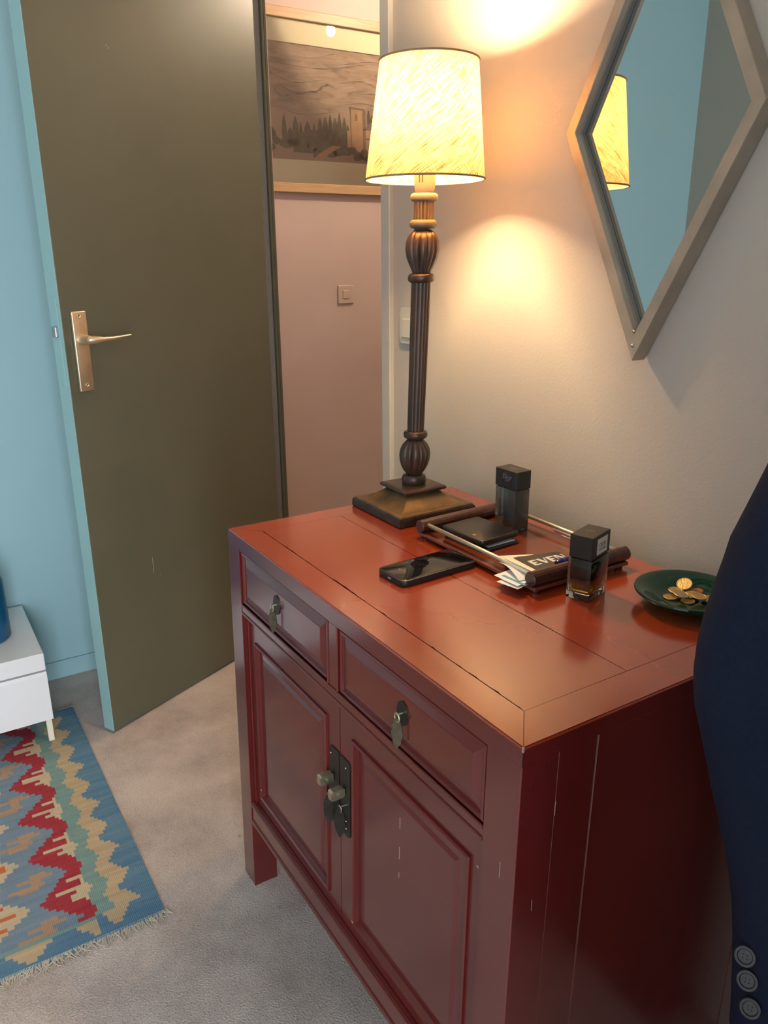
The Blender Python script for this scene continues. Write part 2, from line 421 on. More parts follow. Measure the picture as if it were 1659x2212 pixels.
# ------------------------------------------------------------------ the room
WY = .585      # plane of the greige wall with the mirror
FX = -2.06     # plane of the aqua wall
JX0, JX1 = -1.992, -1.185   # clear doorway
HX = -2.60     # hallway wall with the picture
def struct(name, bm, m, parent=None, **k): return obj(name, bm, m, parent, kind='structure', **k)
fl = struct('floor', box(nb(), (-2.75, -1.75, -.05), (3.1, 3.1, 0)), M['carpet'])
struct('ceiling', box(nb(), (-2.75, -1.75, 2.55), (3.1, 3.1, 2.65)), M['ceil'])
bm = nb(); box(bm, (JX1, WY, 0), (3.0, WY+.10, 2.55)); box(bm, (JX0, WY, 2.2), (JX1, WY+.10, 2.55)); box(bm, (FX, WY, 0), (JX0-.0, WY+.065, 2.55))
struct('wall_back', bm, M['wall'])
struct('wall_left', box(nb(), (FX-.10, -1.65, 0), (FX, WY+.02, 2.55)), M['blue'])
struct('baseboard_left', box(nb(), (FX, -1.645, 0), (FX+.012, WY-.005, .062), .003), M['blue'])
# wall_front with a small window opening added for fill light and wall_right with a tall one
bm = nb(); box(bm, (FX-.1, -1.75, 0), (.25, -1.65, 2.55)); box(bm, (1.55, -1.75, 0), (3.0, -1.65, 2.55))
box(bm, (.25, -1.75, 0), (1.55, -1.65, .8)); box(bm, (.25, -1.75, 2.1), (1.55, -1.65, 2.55))
struct('wall_front', bm, M['wall'])
bm = nb(); box(bm, (2.9, -1.65, 0), (3.0, -1.5, 2.55)); box(bm, (2.9, -.2, 0), (3.0, WY, 2.55)); box(bm, (2.9, -1.5, 2.25), (3.0, -.2, 2.55)); box(bm, (2.9, -1.5, 0), (3.0, -.2, .12))
struct('wall_right', bm, M['wall'])
struct('added_shade_wall', box(box(nb(), (.86, -.36, 0), (.96, WY, 2.55)), (.10, .475, 0), (.86, WY, .80)), M['shade_wall'])  # unseen partition and low panel, added to keep the cabinet's right side dark
def frame_bm(a0, a1, z0, z1, axis, c, t=.05, d=.05):
    bm = nb()
    def b(p, q, r, s):
        if axis == 'x': box(bm, (c, p, r), (c+d, q, s), .004)
        else: box(bm, (p, c, r), (q, c+d, s), .004)
    b(a0, a1, z0, z0+t); b(a0, a1, z1-t, z1); b(a0, a0+t, z0+t, z1-t); b(a1-t, a1, z0+t, z1-t); mid = (a0+a1)/2; b(mid-.02, mid+.02, z0+t, z1-t)
    return bm
struct('window_1', frame_bm(-1.5, -.2, .12, 2.25, 'x', 2.92), M['lining'])
struct('added_fill_window', frame_bm(.25, 1.55, .8, 2.1, 'y', -1.73), M['lining'])  # unseen window added to go with the front fill light
# hallway shell
struct('wall_hall_left', box(nb(), (HX-.1, WY+.065, 0), (HX, 3.0, 2.55)), M['pink'])
struct('wall_hall_near', box(nb(), (HX, WY+.066, 0), (FX, WY+.10, 2.55)), M['pink'])
struct('wall_hall_right', box(nb(), (-.98, WY+.10, 0), (-.90, 3.0, 2.55)), M['pink'])
struct('wall_hall_end', box(nb(), (HX-.1, 3.0, 0), (-.90, 3.08, 2.55)), M['pink'])
# door casings: greige flat strip and its lit return next to the mirror wall
struct('trim_1', box(nb(), (JX1-.022, WY-.012, 0), (JX1+.018, WY+.10, 2.2), .0025), M['white_trim'])
# hinge-side lining, olive, with the rebate and the stop
bm = nb()
box(bm, (JX0-.012, WY-.004, 0), (JX0, WY+.065, 2.2), .001)
box(bm, (JX0, WY+.043, 0), (JX0+.014, WY+.052, 2.2), .002)
box(bm, (JX0, WY+.054, 0), (JX0+.009, WY+.064, 2.2), .002)
M['olive_frame'] = mat('olive_frame_paint', (.10, .092, .06), .6, spec=.25)
struct('trim_2', bm, M['olive_frame'])
struct('trim_3', box(nb(), (JX0, WY-.004, 2.18), (JX1-.022, WY+.09, 2.2)), M['olive'])

# ------------------------------------------------------------------ open door
DA = Vector((-1.618, -.116, 0)); DD = Vector((-.4273, .9041, 0)); DN = Vector((.9041, .4273, 0)); DT = .043
DM = Matrix(((DD.x, DN.x, 0, DA.x), (DD.y, DN.y, 0, DA.y), (0, 0, 1, 0), (0, 0, 0, 1)))   # x along leaf, y out of the visible face
DLEN = .786
door = empty('door_1', (DA.x + DD.x*DLEN - DN.x*DT/2, DA.y + DD.y*DLEN - DN.y*DT/2, 0), 'open flush door, olive face towards us, aqua leading edge', kind='structure')
bm = box(nb(), (0, -DT+.001, .008), (DLEN, 0, 2.19), .0012, DM)
obj('leaf', bm, M['olive'], door)
bm = box(nb(), (-.0014, -DT, .008), (0, -.0008, 2.19), 0, DM)
for z in (1.325, 1.03): pass
obj('leading_edge', bm, M['aqua_edge'], door, label='aqua painted edge of the door')
obj('back_face', box(nb(), (0, -DT-.001, .008), (DLEN, -DT+.0008, 2.19), 0, DM), M['aqua_edge'], door, label='aqua painted room side of the door')
ep = obj('lock_plate', box(nb(), (-.0026, -.034, 1.03), (-.0012, -.012, 1.255), .0006, DM), M['aqua_edge'], door)
obj('latch', box(nb(), (-.011, -.0325, 1.158), (-.0024, -.0145, 1.185), .002, DM), M['steel'], door, label='bare steel latch bolt')
for z in (1.04, 1.24):
    obj('screw', lathe(nb(), [(.0001, 0), (.004, 0), (.0035, .0008), (.0001, .001)], n=12, M=DM @ Matrix.Translation((-.0026, -.023, z)) @ Matrix.Rotation(-PI/2, 4, 'Y')), M['aqua_edge'], door, True)
# brass lever set
bp = box(nb(), (.0245, 0, 1.0165), (.0685, .009, 1.221), .0035, DM, 3)
bpo = obj('handle_plate', bp, M['brass'], door, 'auto')
for z in (1.033, 1.2085):
    obj('screw', lathe(nb(), [(.0001, 0), (.006, 0), (.0055, .0012), (.0035, .0014), (.0032, .0004), (.0001, .0004)], n=18,
        M=DM @ Matrix.Translation((.0465, .0088, z)) @ Matrix.Rotation(-PI/2, 4, 'X')), M['brass_old'], bpo, True)
bm = nb()
lathe(bm, [(.0135, .008), (.0132, .012), (.0120, .030), (.0105, .044), (.0001, .047)], n=20, M=DM @ Matrix.Translation((.0465, 0, 1.150)) @ Matrix.Rotation(-PI/2, 4, 'X'))
pts = [DM @ Vector(p) for p in ((.0465, .036, 1.150), (.060, .047, 1.150), (.080, .051, 1.1495), (.110, .052, 1.150), (.142, .050, 1.1515), (.172, .047, 1.153))]
tube(bm, pts, [.011, .0100, .0064, .0048, .0038, .0025], 12)
obj('lever', bm, M['brass'], door, 'auto')
# a few scuffs in the olive paint
for x0, z0, l in ((.205, .445, .05), (.236, .475, .003), (.229, .43, .003), (.232, 1.845, .004), (.226, 1.85, .003)):
    b = box(nb(), (x0, 0, z0), (x0+.0012, .0003, z0+l), 0, DM)
    obj('scuff', b, M['wear'], door)
for z in (.25, 1.1, 1.95):
    obj('hinge', lathe(nb(), [(.006, z), (.006, z+.09)], n=12, M=DM @ Matrix.Translation((DLEN+.0065, -DT-.003, 0))), M['aqua_edge'], door, 'auto')

# ------------------------------------------------------------------ picture in the hallway
pic = empty('framed_picture', (HX, 1.3, 1.60), 'oak-framed landscape print of cypresses and a tower under hills, hung in the hallway', 'picture')
y0, y1, z0, z1 = .74, 1.92, 1.598, 2.252; fw = .036
bm = nb()
box(bm, (HX, y0, z0), (HX+.028, y1, z0+fw), .002); box(bm, (HX, y0, z1-fw), (HX+.028, y1, z1), .002)
box(bm, (HX, y0, z0+fw), (HX+.028, y0+fw, z1-fw), .002); box(bm, (HX, y1-fw, z0+fw), (HX+.028, y1, z1-fw), .002)
obj('frame', bm, M['oak'], pic)
bm = nb(); X = HX+.012
mt = .085
a0, a1, b0, b1 = y0+fw, y1-fw, z0+fw, z1-fw
PY0, PY1, PZ0, PZ1 = a0+mt+.005, a1-mt, 1.722, 2.137
box(bm, (HX+.004, a0, b0), (X, a1, PZ0)); box(bm, (HX+.004, a0, PZ1), (X, a1, b1)); box(bm, (HX+.004, a0, PZ0), (X, PY0, PZ1)); box(bm, (HX+.004, PY1, PZ0), (X, a1, PZ1))
obj('mount', bm, M['mount'], pic)
def print_mat():
    m, nt, p = newmat('print_sky_and_hills'); L = nt.links.new
    v = coords(nt, (1, 2.2, 9), (.22, 0, 0))
    a = N(nt, 'ShaderNodeTexNoise'); a.inputs['Scale'].default_value = 4; a.inputs['Detail'].default_value = 8; a.inputs['Roughness'].default_value = .62; a.inputs['Distortion'].default_value = .8; L(v, a.inputs['Vector'])
    cr = N(nt, 'ShaderNodeValToRGB'); e = cr.color_ramp.elements; e[0].position = .30; e[0].color = (.20, .16, .13, 1); e[1].position = .62; e[1].color = (.42, .31, .24, 1)
    x = e.new(.44); x.color = (.33, .235, .175, 1)
    L(a.outputs['Fac'], cr.inputs[0]); L(cr.outputs[0], p.inputs['Base Color']); p.inputs['Roughness'].default_value = .9
    return m
PM = {'hill': print_mat(), 'tree': mat('print_cypress', (.12, .11, .08), .9, var=.3, vscale=60), 'tree2': mat('print_bush', (.17, .155, .10), .9, col2=(.11, .10, .07), vscale=70),
      'wall': mat('print_masonry', (.44, .27, .16), .9, var=.1, vscale=20), 'roof': mat('print_roof', (.22, .17, .12), .9), 'sky': mat('print_pale', (.40, .29, .22), .9), 'stroke': mat('print_stroke', (.19, .15, .12), .9, var=.3, vscale=40)}
pr = obj('print', box(nb(), (HX+.004, PY0, PZ0), (HX+.0065, PY1, PZ1)), PM['hill'], pic)
XP = HX+.0066
lay = [0]
def flat(polys, m, name):
    bm = nb(); lay[0] += 1; x = XP + lay[0]*.00012
    for poly in polys:
        vs = [bm.verts.new((x, p[0], p[1])) for p in poly]; vs2 = [bm.verts.new((x+.0001, p[0], p[1])) for p in poly]; n = len(poly)
        bm.faces.new(vs2); bm.faces.new(list(reversed(vs)))
        for i in range(n): bm.faces.new((vs[i], vs[(i+1) % n], vs2[(i+1) % n], vs2[i]))
    obj(name, bm, m, pr)
# pale valley band with an inked ridge line above it
flat([[(PY0, 1.722), (PY1, 1.722), (PY1, 1.905), (1.4, 1.915), (1.1, 1.905), (.98, 1.895), (PY0, 1.90)]], PM['sky'], 'printed_valley')
strk = []
rr = random.Random(3)
for (ya, za, L_, dz, th) in ((.88, 2.05, .55, .045, .006), (.9, 2.02, .28, -.012, .005), (.9, 1.905, .35, -.006, .004), (.95, 1.99, .20, -.03, .010), (1.1, 1.985, .12, .012, .014), (1.0, 1.955, .05, -.004, .010), (.93, 1.98, .10, -.04, .012), (1.22, 2.03, .25, -.02, .006), (1.3, 1.99, .3, -.03, .005), (1.15, 2.09, .4, .01, .005), (1.0, 2.1, .3, .015, .003), (1.5, 2.05, .3, .02, .006), (1.2, 1.95, .3, -.02, .004)):
    n = 14; top = []; bot = []
    for i in range(n+1):
        t = i/n; y = ya+L_*t; z = za+dz*t+.012*math.sin(t*6+ya*9); h = th*math.sin(PI*t)*.35*(.4+1.2*rr.random())
        top.append((y, z+h)); bot.append((y, z-h))
    strk.append([p for p in bot[:1]] + bot[1:-1] + [top[-1]] + list(reversed(top[1:-1])))
flat(strk, PM['stroke'], 'printed_hill_lines')
def cyp(y, z, h, w_):
    pts = [(y-w_*.35, z), (y-w_*.5, z+h*.35), (y-w_*.38, z+h*.7), (y-w_*.1, z+h*.95), (y, z+h), (y+w_*.12, z+h*.93), (y+w_*.42, z+h*.65), (y+w_*.5, z+h*.3), (y+w_*.35, z)]
    return pts
tr = [cyp(.985, 1.785, .105, .022), cyp(1.035, 1.79, .092, .030), cyp(1.058, 1.79, .075, .016), cyp(1.088, 1.785, .083, .036), cyp(1.118, 1.785, .078, .020),
      cyp(1.145, 1.785, .098, .026), cyp(1.170, 1.785, .105, .030), cyp(1.192, 1.79, .115, .018), cyp(1.215, 1.79, .10, .03), cyp(1.235, 1.79, .122, .022), cyp(1.258, 1.79, .105, .024), cyp(1.275, 1.79, .078, .018),
      cyp(1.375, 1.87, .06, .016), cyp(1.392, 1.87, .045, .02), cyp(1.43, 1.865, .055, .026), cyp(1.46, 1.865, .05, .026), cyp(1.5, 1.86, .07, .03), cyp(1.54, 1.86, .06, .03), cyp(1.01, 1.79, .05, .03), cyp(.925, 1.79, .05, .05)]
for t__ in tr: flat([t__], PM['tree'], 'printed_cypress')
flat([[(1.02, 1.75), (1.285, 1.75), (1.285, 1.815), (1.19, 1.845), (1.10, 1.835), (1.03, 1.82)]], PM['tree'], 'printed_grove')
flat([[(1.355, 1.77), (1.62, 1.77), (1.62, 1.852), (1.355, 1.852)], [(1.288, 1.765), (1.345, 1.765), (1.345, 1.929), (1.288, 1.929)], [(1.27, 1.765), (1.29, 1.765), (1.29, 1.845), (1.27, 1.845)]], PM['wall'], 'printed_tower')
flat([[(1.283, 1.927), (1.352, 1.924), (1.352, 1.932), (1.283, 1.935)], [(1.345, 1.765), (1.359, 1.765), (1.359, 1.925), (1.345, 1.927)], [(1.35, 1.852), (1.63, 1.852), (1.6, 1.875), (1.45, 1.888), (1.38, 1.882)], [(1.308, 1.885), (1.320, 1.885), (1.320, 1.905), (1.314, 1.913), (1.308, 1.905)], [(1.36, 1.815), (1.62, 1.815), (1.62, 1.821), (1.36, 1.821)]], PM['roof'], 'printed_roofs')
bush = []
for i in range(34):
    cy = .89 + i*.031 + rr.uniform(-.01, .01); cz = PZ0+.018+rr.uniform(0, .035) + (.02 if cy < 1.08 else 0); r = rr.uniform(.018, .030)
    bush.append([(cy+r*math.cos(a)*(1+.2*math.sin(3*a+i)), max(PZ0+.001, cz+r*.8*math.sin(a))) for a in [2*PI*k/12 for k in range(12)]])
flat(bush, PM['tree2'], 'printed_bushes')
flat([[(1.10, PZ0+.001), (1.14, PZ0+.03), (1.20, PZ0+.062), (1.24, PZ0+.060), (1.18, PZ0+.028), (1.15, PZ0+.001)]], PM['wall'], 'printed_path')
obj('glass', box(nb(), (HX+.0135, a0, b0), (HX+.0155, a1, b1)), M['pane'], pic)

sw = empty('light_switch', (HX, 1.25, 1.17), 'small square rocker switch on the pink hallway wall', 'switch')
obj('plate', box(nb(), (HX, 1.212, 1.152), (HX+.009, 1.290, 1.230), .003), M['switch_pink'], sw)
obj('rocker', box(nb(), (HX+.008, 1.232, 1.172), (HX+.013, 1.268, 1.210), .003), M['switch_pink'], sw)
sw = empty('light_switch', (-1.10, WY, 1.145), 'cream wall switch beside the door frame, half hidden behind the lamp column', 'switch')
bm = prism(nb(), [(-1.126, 1.160), (-1.120, 1.146), (-1.045, 1.146), (-1.040, 1.160), (-1.040, 1.216), (-1.045, 1.230), (-1.120, 1.230), (-1.126, 1.216)], 0, .009, Matrix(((1,0,0,0),(0,0,-1,WY),(0,1,0,0),(0,0,0,1))))
obj('plate', bm, M['switch'], sw)
obj('rocker', box(nb(), (-1.112, WY-.014, 1.160), (-1.055, WY-.008, 1.205), .002), M['switch'], sw)

# hallway pendant bulb (reflected in the picture glass)
HB = Vector((-1.79, 1.637, 2.425))
hp = empty('pendant_lamp', (HB.x, HB.y, 2.55), 'warm pendant bulb on a short cord in the hallway, seen only in the picture glass', 'lamp')
obj('bulb', lathe(nb(), [(.0001, -.034), (.012, -.031), (.019, -.018), (.020, -.005), (.016, .010), (.009, .022), (.008, .05), (.0001, .051)], HB, 20), emis('hall_bulb', (1, .78, .55), 1750), hp, True)
obj('cord', tube(nb(), [HB+Vector((0, 0, .05)), (HB.x, HB.y, 2.55)], .003), M['switch'], hp)

# ------------------------------------------------------------------ red cabinet
W, D, H = .851, .535, .85
def shear(p):
    t = (H - p.z)/H
    return Vector((p.x - .033*(H-p.z) + (p.x+W/2)*.035*t, p.y, p.z))
cab = empty('cabinet', (-.45, .27, 0), 'red lacquered low cabinet with two drawers over two doors, standing against the greige wall', 'cabinet')
def cp(name, bm, m, parent=None, **k): return obj(name, bm, m, parent or cab, warp=shear, **k)
LW = .054
def leg(x0, x1, y0, y1): return box(nb(), (x0, y0, 0), (x1, y1, .826), .0007)
lac = M['lacquer']
for a in ((-W, -W+LW, 0, .055), (-LW-.004, 0, 0, .055), (-W, -W+LW, D-.055, D), (-LW, 0, D-.055, D)):
    cp('leg', leg(*a), lac)
# top rail, mid rail, divider, bottom rail (each with a moulded edge)
bm = box(nb(), (-W+LW, .0006, .8195), (-LW-.004, .03, .826), .0008); cp('top_rail', bm, lac)
bm = nb(); box(bm, (-W+LW, .001, .6865), (-LW-.004, .03, .7085), .001)
box(bm, (-W+LW, -.0012, .7035), (-LW-.004, .006, .7085), .0015, seg=2); box(bm, (-W+LW, -.0012, .6865), (-LW-.004, .006, .6915), .0015, seg=2)
cp('middle_rail', bm, lac)
bm = nb(); box(bm, (-.446, .001, .7085), (-.411, .03, .8195), .001)
box(bm, (-.446, -.001, .7085), (-.4415, .004, .8195), .0015); box(bm, (-.4155, -.001, .7085), (-.411, .004, .8195), .0015)
cp('drawer_divider', bm, lac)
bm = nb(); box(bm, (-W+LW, .002, .1775), (-LW-.004, .03, .2335), .0015)
box(bm, (-W+LW, -.0015, .2225), (-LW-.004, .008, .2325), .0025, seg=2); box(bm, (-W+LW, -.001, .1775), (-LW-.004, .006, .187), .002, seg=2)
cp('bottom_rail', bm, lac)
# carcass panels: side boards, back, floor
def side(x0, x1, nm):
    cp('side_board', box(nb(), (x0, .0551, .12), (x1, .1145, .826), .0004), lac)
    cp('side_board', box(nb(), (x0, .1165, .12), (x1, D-.0555, .826), .0008), lac)
side(-.016, -.0004, 'r'); side(-W+.0004, -W+.016, 'l')
cp('edge_line', box(nb(), (-.004, .1147, .12), (-.0003, .1155, .826)), M['joint'], label='pale worn joint between the side boards')
cp('back_board', box(nb(), (-W+.02, D-.014, .12), (-.02, D-.004, .826)), lac)
cp('base_board', box(nb(), (-W+.02, .03, .19), (-.02, D-.015, .2)), lac)
cp('inner_panel', box(nb(), (-W+LW, .034, .2), (-LW, .04, .8)), M['dark_gap'])
cp('substrate', box(nb(), (-W+.003, .003, .8262), (-.003, D-.003, .840)), M['dark_gap'])
# top boards, with the split joints open
jr = random.Random(11)
def jag(p, q, amp, n=90):
    out = []
    for i in range(n+1):
        t = i/n; x = p[0]+(q[0]-p[0])*t; y = p[1]+(q[1]-p[1])*t
        a = amp*(.32 + max(0, noise.noise(Vector((x*9, y*3, 1.7)))*1.6) + .8*max(0, noise.noise(Vector((x*70, y, 5))))) if 0 < i < n else 0
        out.append((x, y + a))
    return out
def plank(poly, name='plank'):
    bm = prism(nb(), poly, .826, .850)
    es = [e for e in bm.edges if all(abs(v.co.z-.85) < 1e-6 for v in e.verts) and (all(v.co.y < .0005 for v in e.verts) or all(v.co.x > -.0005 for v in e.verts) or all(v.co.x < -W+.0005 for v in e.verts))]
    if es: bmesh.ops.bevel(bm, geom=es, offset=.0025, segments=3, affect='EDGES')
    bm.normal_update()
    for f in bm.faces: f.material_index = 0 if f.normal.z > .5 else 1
    return cp(name, bm, [M['lacquer_lamplit'], M['lacquer']])
g = .0004
fr = .0495
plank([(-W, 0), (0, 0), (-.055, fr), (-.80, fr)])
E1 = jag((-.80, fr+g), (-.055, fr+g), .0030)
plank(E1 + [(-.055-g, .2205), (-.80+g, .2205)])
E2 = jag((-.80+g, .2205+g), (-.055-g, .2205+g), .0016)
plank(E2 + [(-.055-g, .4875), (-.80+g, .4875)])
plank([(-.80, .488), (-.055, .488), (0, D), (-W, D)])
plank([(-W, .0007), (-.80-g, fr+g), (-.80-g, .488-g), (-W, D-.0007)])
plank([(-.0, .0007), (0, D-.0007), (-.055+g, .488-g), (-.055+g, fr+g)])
# raised-field fronts
def field(bm, x0, x1, z0, z1, yf, steps):
    """nested rectangular rings; steps = list of (inset, dy)"""
    rings = []
    for ins, dy in steps:
        y = yf + dy
        rings.append([bm.verts.new(p) for p in ((x0+ins, y, z0+ins), (x1-ins, y, z0+ins), (x1-ins, y, z1-ins), (x0+ins, y, z1-ins))])
    for a, b in zip(rings, rings[1:]):
        for i in range(4): bm.faces.new((a[i], a[(i+1) % 4], b[(i+1) % 4], b[i]))
    bm.faces.new(rings[-1]); return bm
def drawer(x0, x1, z0, z1, dy, px, pz, tilt=0):
    bm = field(nb(), x0, x1, z0, z1, dy, [(0, .022), (0, .002), (.0012, 0), (.0045, -.001), (.007, .0006), (.008, .0035), (.010, .0035), (.0225, .0005), (.0245, -.0006)])
    if tilt:
        for v in bm.verts: v.co.z += tilt*(v.co.x-(x0+x1)/2)
    d = cp('drawer', bm, lac)
    # pull: pierced oval back plate, ring, hanging leaf
    mt_ = Matrix(((1, 0, 0, px), (0, 0, -1, dy-.0006), (0, 1, 0, pz), (0, 0, 0, 1)))
    pol = [(.0135*math.cos(a)*(1+.03*math.cos(8*a)), .0185*math.sin(a)*(1+.03*math.cos(8*a))) for a in [2*PI*k/40 for k in range(40)]]
    cp('back_plate', prism(nb(), pol, 0, .0014, mt_), M['iron'], d)
    bm = nb(); tube(bm, [(px, dy-.001, pz+.001), (px, dy-.010, pz+.001)], .0018, 8)
    rg = [(px+.0055*math.cos(a), dy-.010, pz-.0035+.0062*math.sin(a)) for a in [2*PI*k/16 for k in range(17)]]
    tube(bm, rg, .0013, 7); cp('ring', bm, M['brass_old'], d)
    leaf = [(0, .004), (.004, .002), (.006, -.006), (.0078, -.010), (.0068, -.014), (.0088, -.019), (.0082, -.026), (.0062, -.030), (.0066, -.034), (.003, -.040), (0, -.0445)]
    leaf = leaf + [(-x, z) for x, z in reversed(leaf[1:-1])]
    ml = Matrix(((.86, 0, .5, px), (.5, 0, -.86, dy-.0095), (0, 1, 0, pz-.008), (0, 0, 0, 1)))
    cp('leaf_tag', prism(nb(), leaf, -.0008, .0008, ml), M['brass_leaf'], d)
    return d
drawer(-.7945, -.4485, .7092, .8182, .0030, -.634, .770)
drawer(-.4090, -.0600, .7094, .8178, .0020, -.2325, .768, .002)
def cdoor(x0, x1, hinge):
    z0, z1 = .236, .685; yf = .012
    s = -1 if hinge == 'l' else 1
    a = .022 if hinge == 'l' else .040; b = .040 if hinge == 'l' else .022
    bx0, bx1, bz0, bz1 = x0+a, x1-b, z0+.026, z1-.050
    bm = nb()
    # stiles and rails as one ring, then bead, recess and raised centre
    o = [bm.verts.new(p) for p in ((x0, yf+.018, z0), (x1, yf+.018, z0), (x1, yf+.018, z1), (x0, yf+.018, z1))]
    o2 = [bm.verts.new(p) for p in ((x0, yf, z0), (x1, yf, z0), (x1, yf, z1), (x0, yf, z1))]
    rs = [o, o2]
    for ins, dy in ((0, 0), (.001, -.0035), (.004, -.0052), (.007, -.0035), (.0085, .0015), (.0095, .0045), (.012, .0045), (.027, .0035), (.034, .0003)):
        rs.append([bm.verts.new(p) for p in ((bx0+ins, yf+dy, bz0+ins), (bx1-ins, yf+dy, bz0+ins), (bx1-ins, yf+dy, bz1-ins), (bx0+ins, yf+dy, bz1-ins))])
    for p, q in zip(rs, rs[1:]):
        for i in range(4): bm.faces.new((p[i], p[(i+1) % 4], q[(i+1) % 4], q[i]))
    bm.faces.new(rs[-1])
    d = cp('door', bm, lac)
    px0, px1 = (x1-.032, x1-.0015) if hinge == 'l' else (x0+.0015, x0+.032)
    e1, e2 = (px0, px1) if hinge == 'l' else (px1, px0)    # e1 = outer side
    pol = [(e2, .433), (e1+(e2-e1)*.15, .433), (e1, .438), (e1, .578), (e1+(e2-e1)*.15, .583), (e2, .583)]
    lp = cp('lock_plate', prism(nb(), [(p[0], p[1]) for p in pol], 0, .0016, Matrix(((1, 0, 0, 0), (0, 0, -1, yf), (0, 1, 0, 0), (0, 0, 0, 1)))), M['iron'], d)
    cx = (px0+px1)/2 + (-.006 if hinge == 'l' else -.004)
    # lug: block with a hole through it
    zc = .525 if hinge == 'l' else .520
    yb0, yb1 = yf-.0295, yf-.0005
    sh = [(-.0105, -.008), (-.0085, -.0095), (.012, -.0095), (.012, .0095), (-.0085, .0095), (-.0105, .008)]
    bm = nb(); nh = 12; hc = (-.001, 0); hr = .0044
    def P(y, z, x): return Vector((x, yf-.0155+y, zc+z))
    xa, xb = cx-.006, cx+.006
    outer = []
    for k in range(nh*2):
        a_ = 2*PI*k/(nh*2); c_, s_ = math.cos(a_), math.sin(a_)
        t_ = min((.0125/abs(c_)) if abs(c_) > 1e-6 else 9, (.0090/abs(s_)) if abs(s_) > 1e-6 else 9); t_ = min(t_, .0142)
        outer.append((c_*t_, s_*t_))
    inner = [(hc[0]+hr*math.cos(2*PI*k/(nh*2)), hc[1]+hr*math.sin(2*PI*k/(nh*2))) for k in range(nh*2)]
    loops = []
    for pts_, xx in ((inner, xa), (outer, xa), (outer, xb), (inner, xb)):
        loops.append([bm.verts.new(P(y, z, xx)) for y, z in pts_])
    n = nh*2
    for A_, B_ in zip(loops, loops[1:]+loops[:1]):
        for i in range(n): bm.faces.new((A_[i], A_[(i+1) % n], B_[(i+1) % n], B_[i]))
    cp('lug', bm, M['brass_old'], d)
    bm = nb(); rg = [(cx+.005*math.cos(a), yf-.009, .486+.006*math.sin(a)) for a in [2*PI*k/16 for k in range(17)]]
    tube(bm, rg, .0013, 7); tube(bm, [(cx, yf-.001, .490), (cx, yf-.010, .490)], .0018, 8)
    cp('ring', bm, M['steel'], d)
    leaf = [(0, .004), (.004, .002), (.0062, -.006), (.0078, -.012), (.0068, -.017), (.0082, -.023), (.0066, -.032), (.003, -.040), (0, -.045)]
    leaf = [(x*1.25, z*1.25) for x, z in leaf]
    leaf = leaf + [(-x, z) for x, z in reversed(leaf[1:-1])]
    ml = Matrix(((.8, 0, .6, cx), (.6, 0, -.8, yf-.0095), (0, 1, 0, .484), (0, 0, 0, 1)))
    cp('leaf_tag', prism(nb(), leaf, -.0008, .0008, ml), M['iron'], d)
    for z in (.447, .462, .567): cp('rivet', lathe(nb(), [(.0015, 0), (.0012, .0008), (.0001, .001)], n=8, M=Matrix(((1, 0, 0, cx+.006*(1 if hinge != 'l' else -1)), (0, 0, -1, yf-.0015), (0, 1, 0, z), (0, 0, 0, 1)))), M['steel'], d)
    return d
cdoor(-.786, -.4275, 'l'); cdoor(-.4255, -.067, 'r')
# pivot strips beside the doors
for x0, x1 in ((-.797, -.788), (-.0655, -.058)): cp('pivot_strip', box(nb(), (x0, .008, .2335), (x1, .026, .6865), .001), lac)
# chipped paint
for (x, z, dx, dz, y) in ((-.2510, .560, .0005, .020, .0122), (-.2512, .505, .0005, .022, .0122), (-.2515, .470, .0004, .010, .0122), (-.0720, .6355, .004, .002, .006), (-.0590, .6340, .002, .004, .0075), (-.0245, .660, .0005, .022, 0), (-.7555, .2900, .003, .003, .007), (-.383, .2700, .004, .003, .007)):
    cp('paint_chip', box(nb(), (x, y-.0008, z), (x+dx, y+.0002, z+dz)), M['chip'])
for (y, z, dz) in ((.030, .615, .016), (.055, .74, .02)):
    cp('paint_chip', box(nb(), (-.0003, y, z), (.0004, y+.0005, z+dz)), M['chip'])
cp('paint_chip', box(nb(), (-.0016, -.0004, .845), (.0004, .0016, .8512)), M['chip'])
cp('worn_edge', box(nb(), (-.0012, -.0002, .30), (.0003, .0009, .825)), mat('worn_edge_pink', (.22, .05, .05), .5), label='pale worn paint along the front right corner')

# ------------------------------------------------------------------ table lamp
LB = Vector((-.755, .367, .85))
LM = Matrix(((1, 0, .016, LB.x), (0, 1, .0255, LB.y), (0, 0, 1, .85), (0, 0, 0, 1)))  # slight lean of the column
lamp = empty('table_lamp', LB, 'tall bronze table lamp, fluted column on a square foot, lit linen shade', 'lamp')
def sqlathe(prof, m, name, rotz=0):
    bm = nb(); rings = []
    for r, z in prof: rings.append([Vector((LB.x+sx*r, LB.y+sy*r, z)) for sx, sy in ((-1,-1),(1,-1),(1,1),(-1,1))])
    loft(bm, rings); return obj(name, bm, m, lamp)
sqlathe([(.0890, .8502), (.0908, .8510), (.0918, .8525), (.0913, .8640), (.0898, .8685), (.0870, .8690)], M['bronze_dark'], 'foot_slab')
pf = [(.0880, .8688), (.0872, .8712), (.0815, .8722)]
for k in range(9):
    t = k/8
    pf.append((.0800-.0430*t, .8722+.0250*t**1.75))
sqlathe(pf, M['bronze_rub'], 'foot_cove')
sqlathe([(.0385, .8965), (.0475, .8985), (.0490, .9010), (.0490, .9035), (.0470, .9062), (.0430, .9068), (.0425, .9072), (.02, .9074)], M['bronze'], 'foot_cap')
def zz(p): return [(r, z-.85) for r, z in p]
bm = nb()
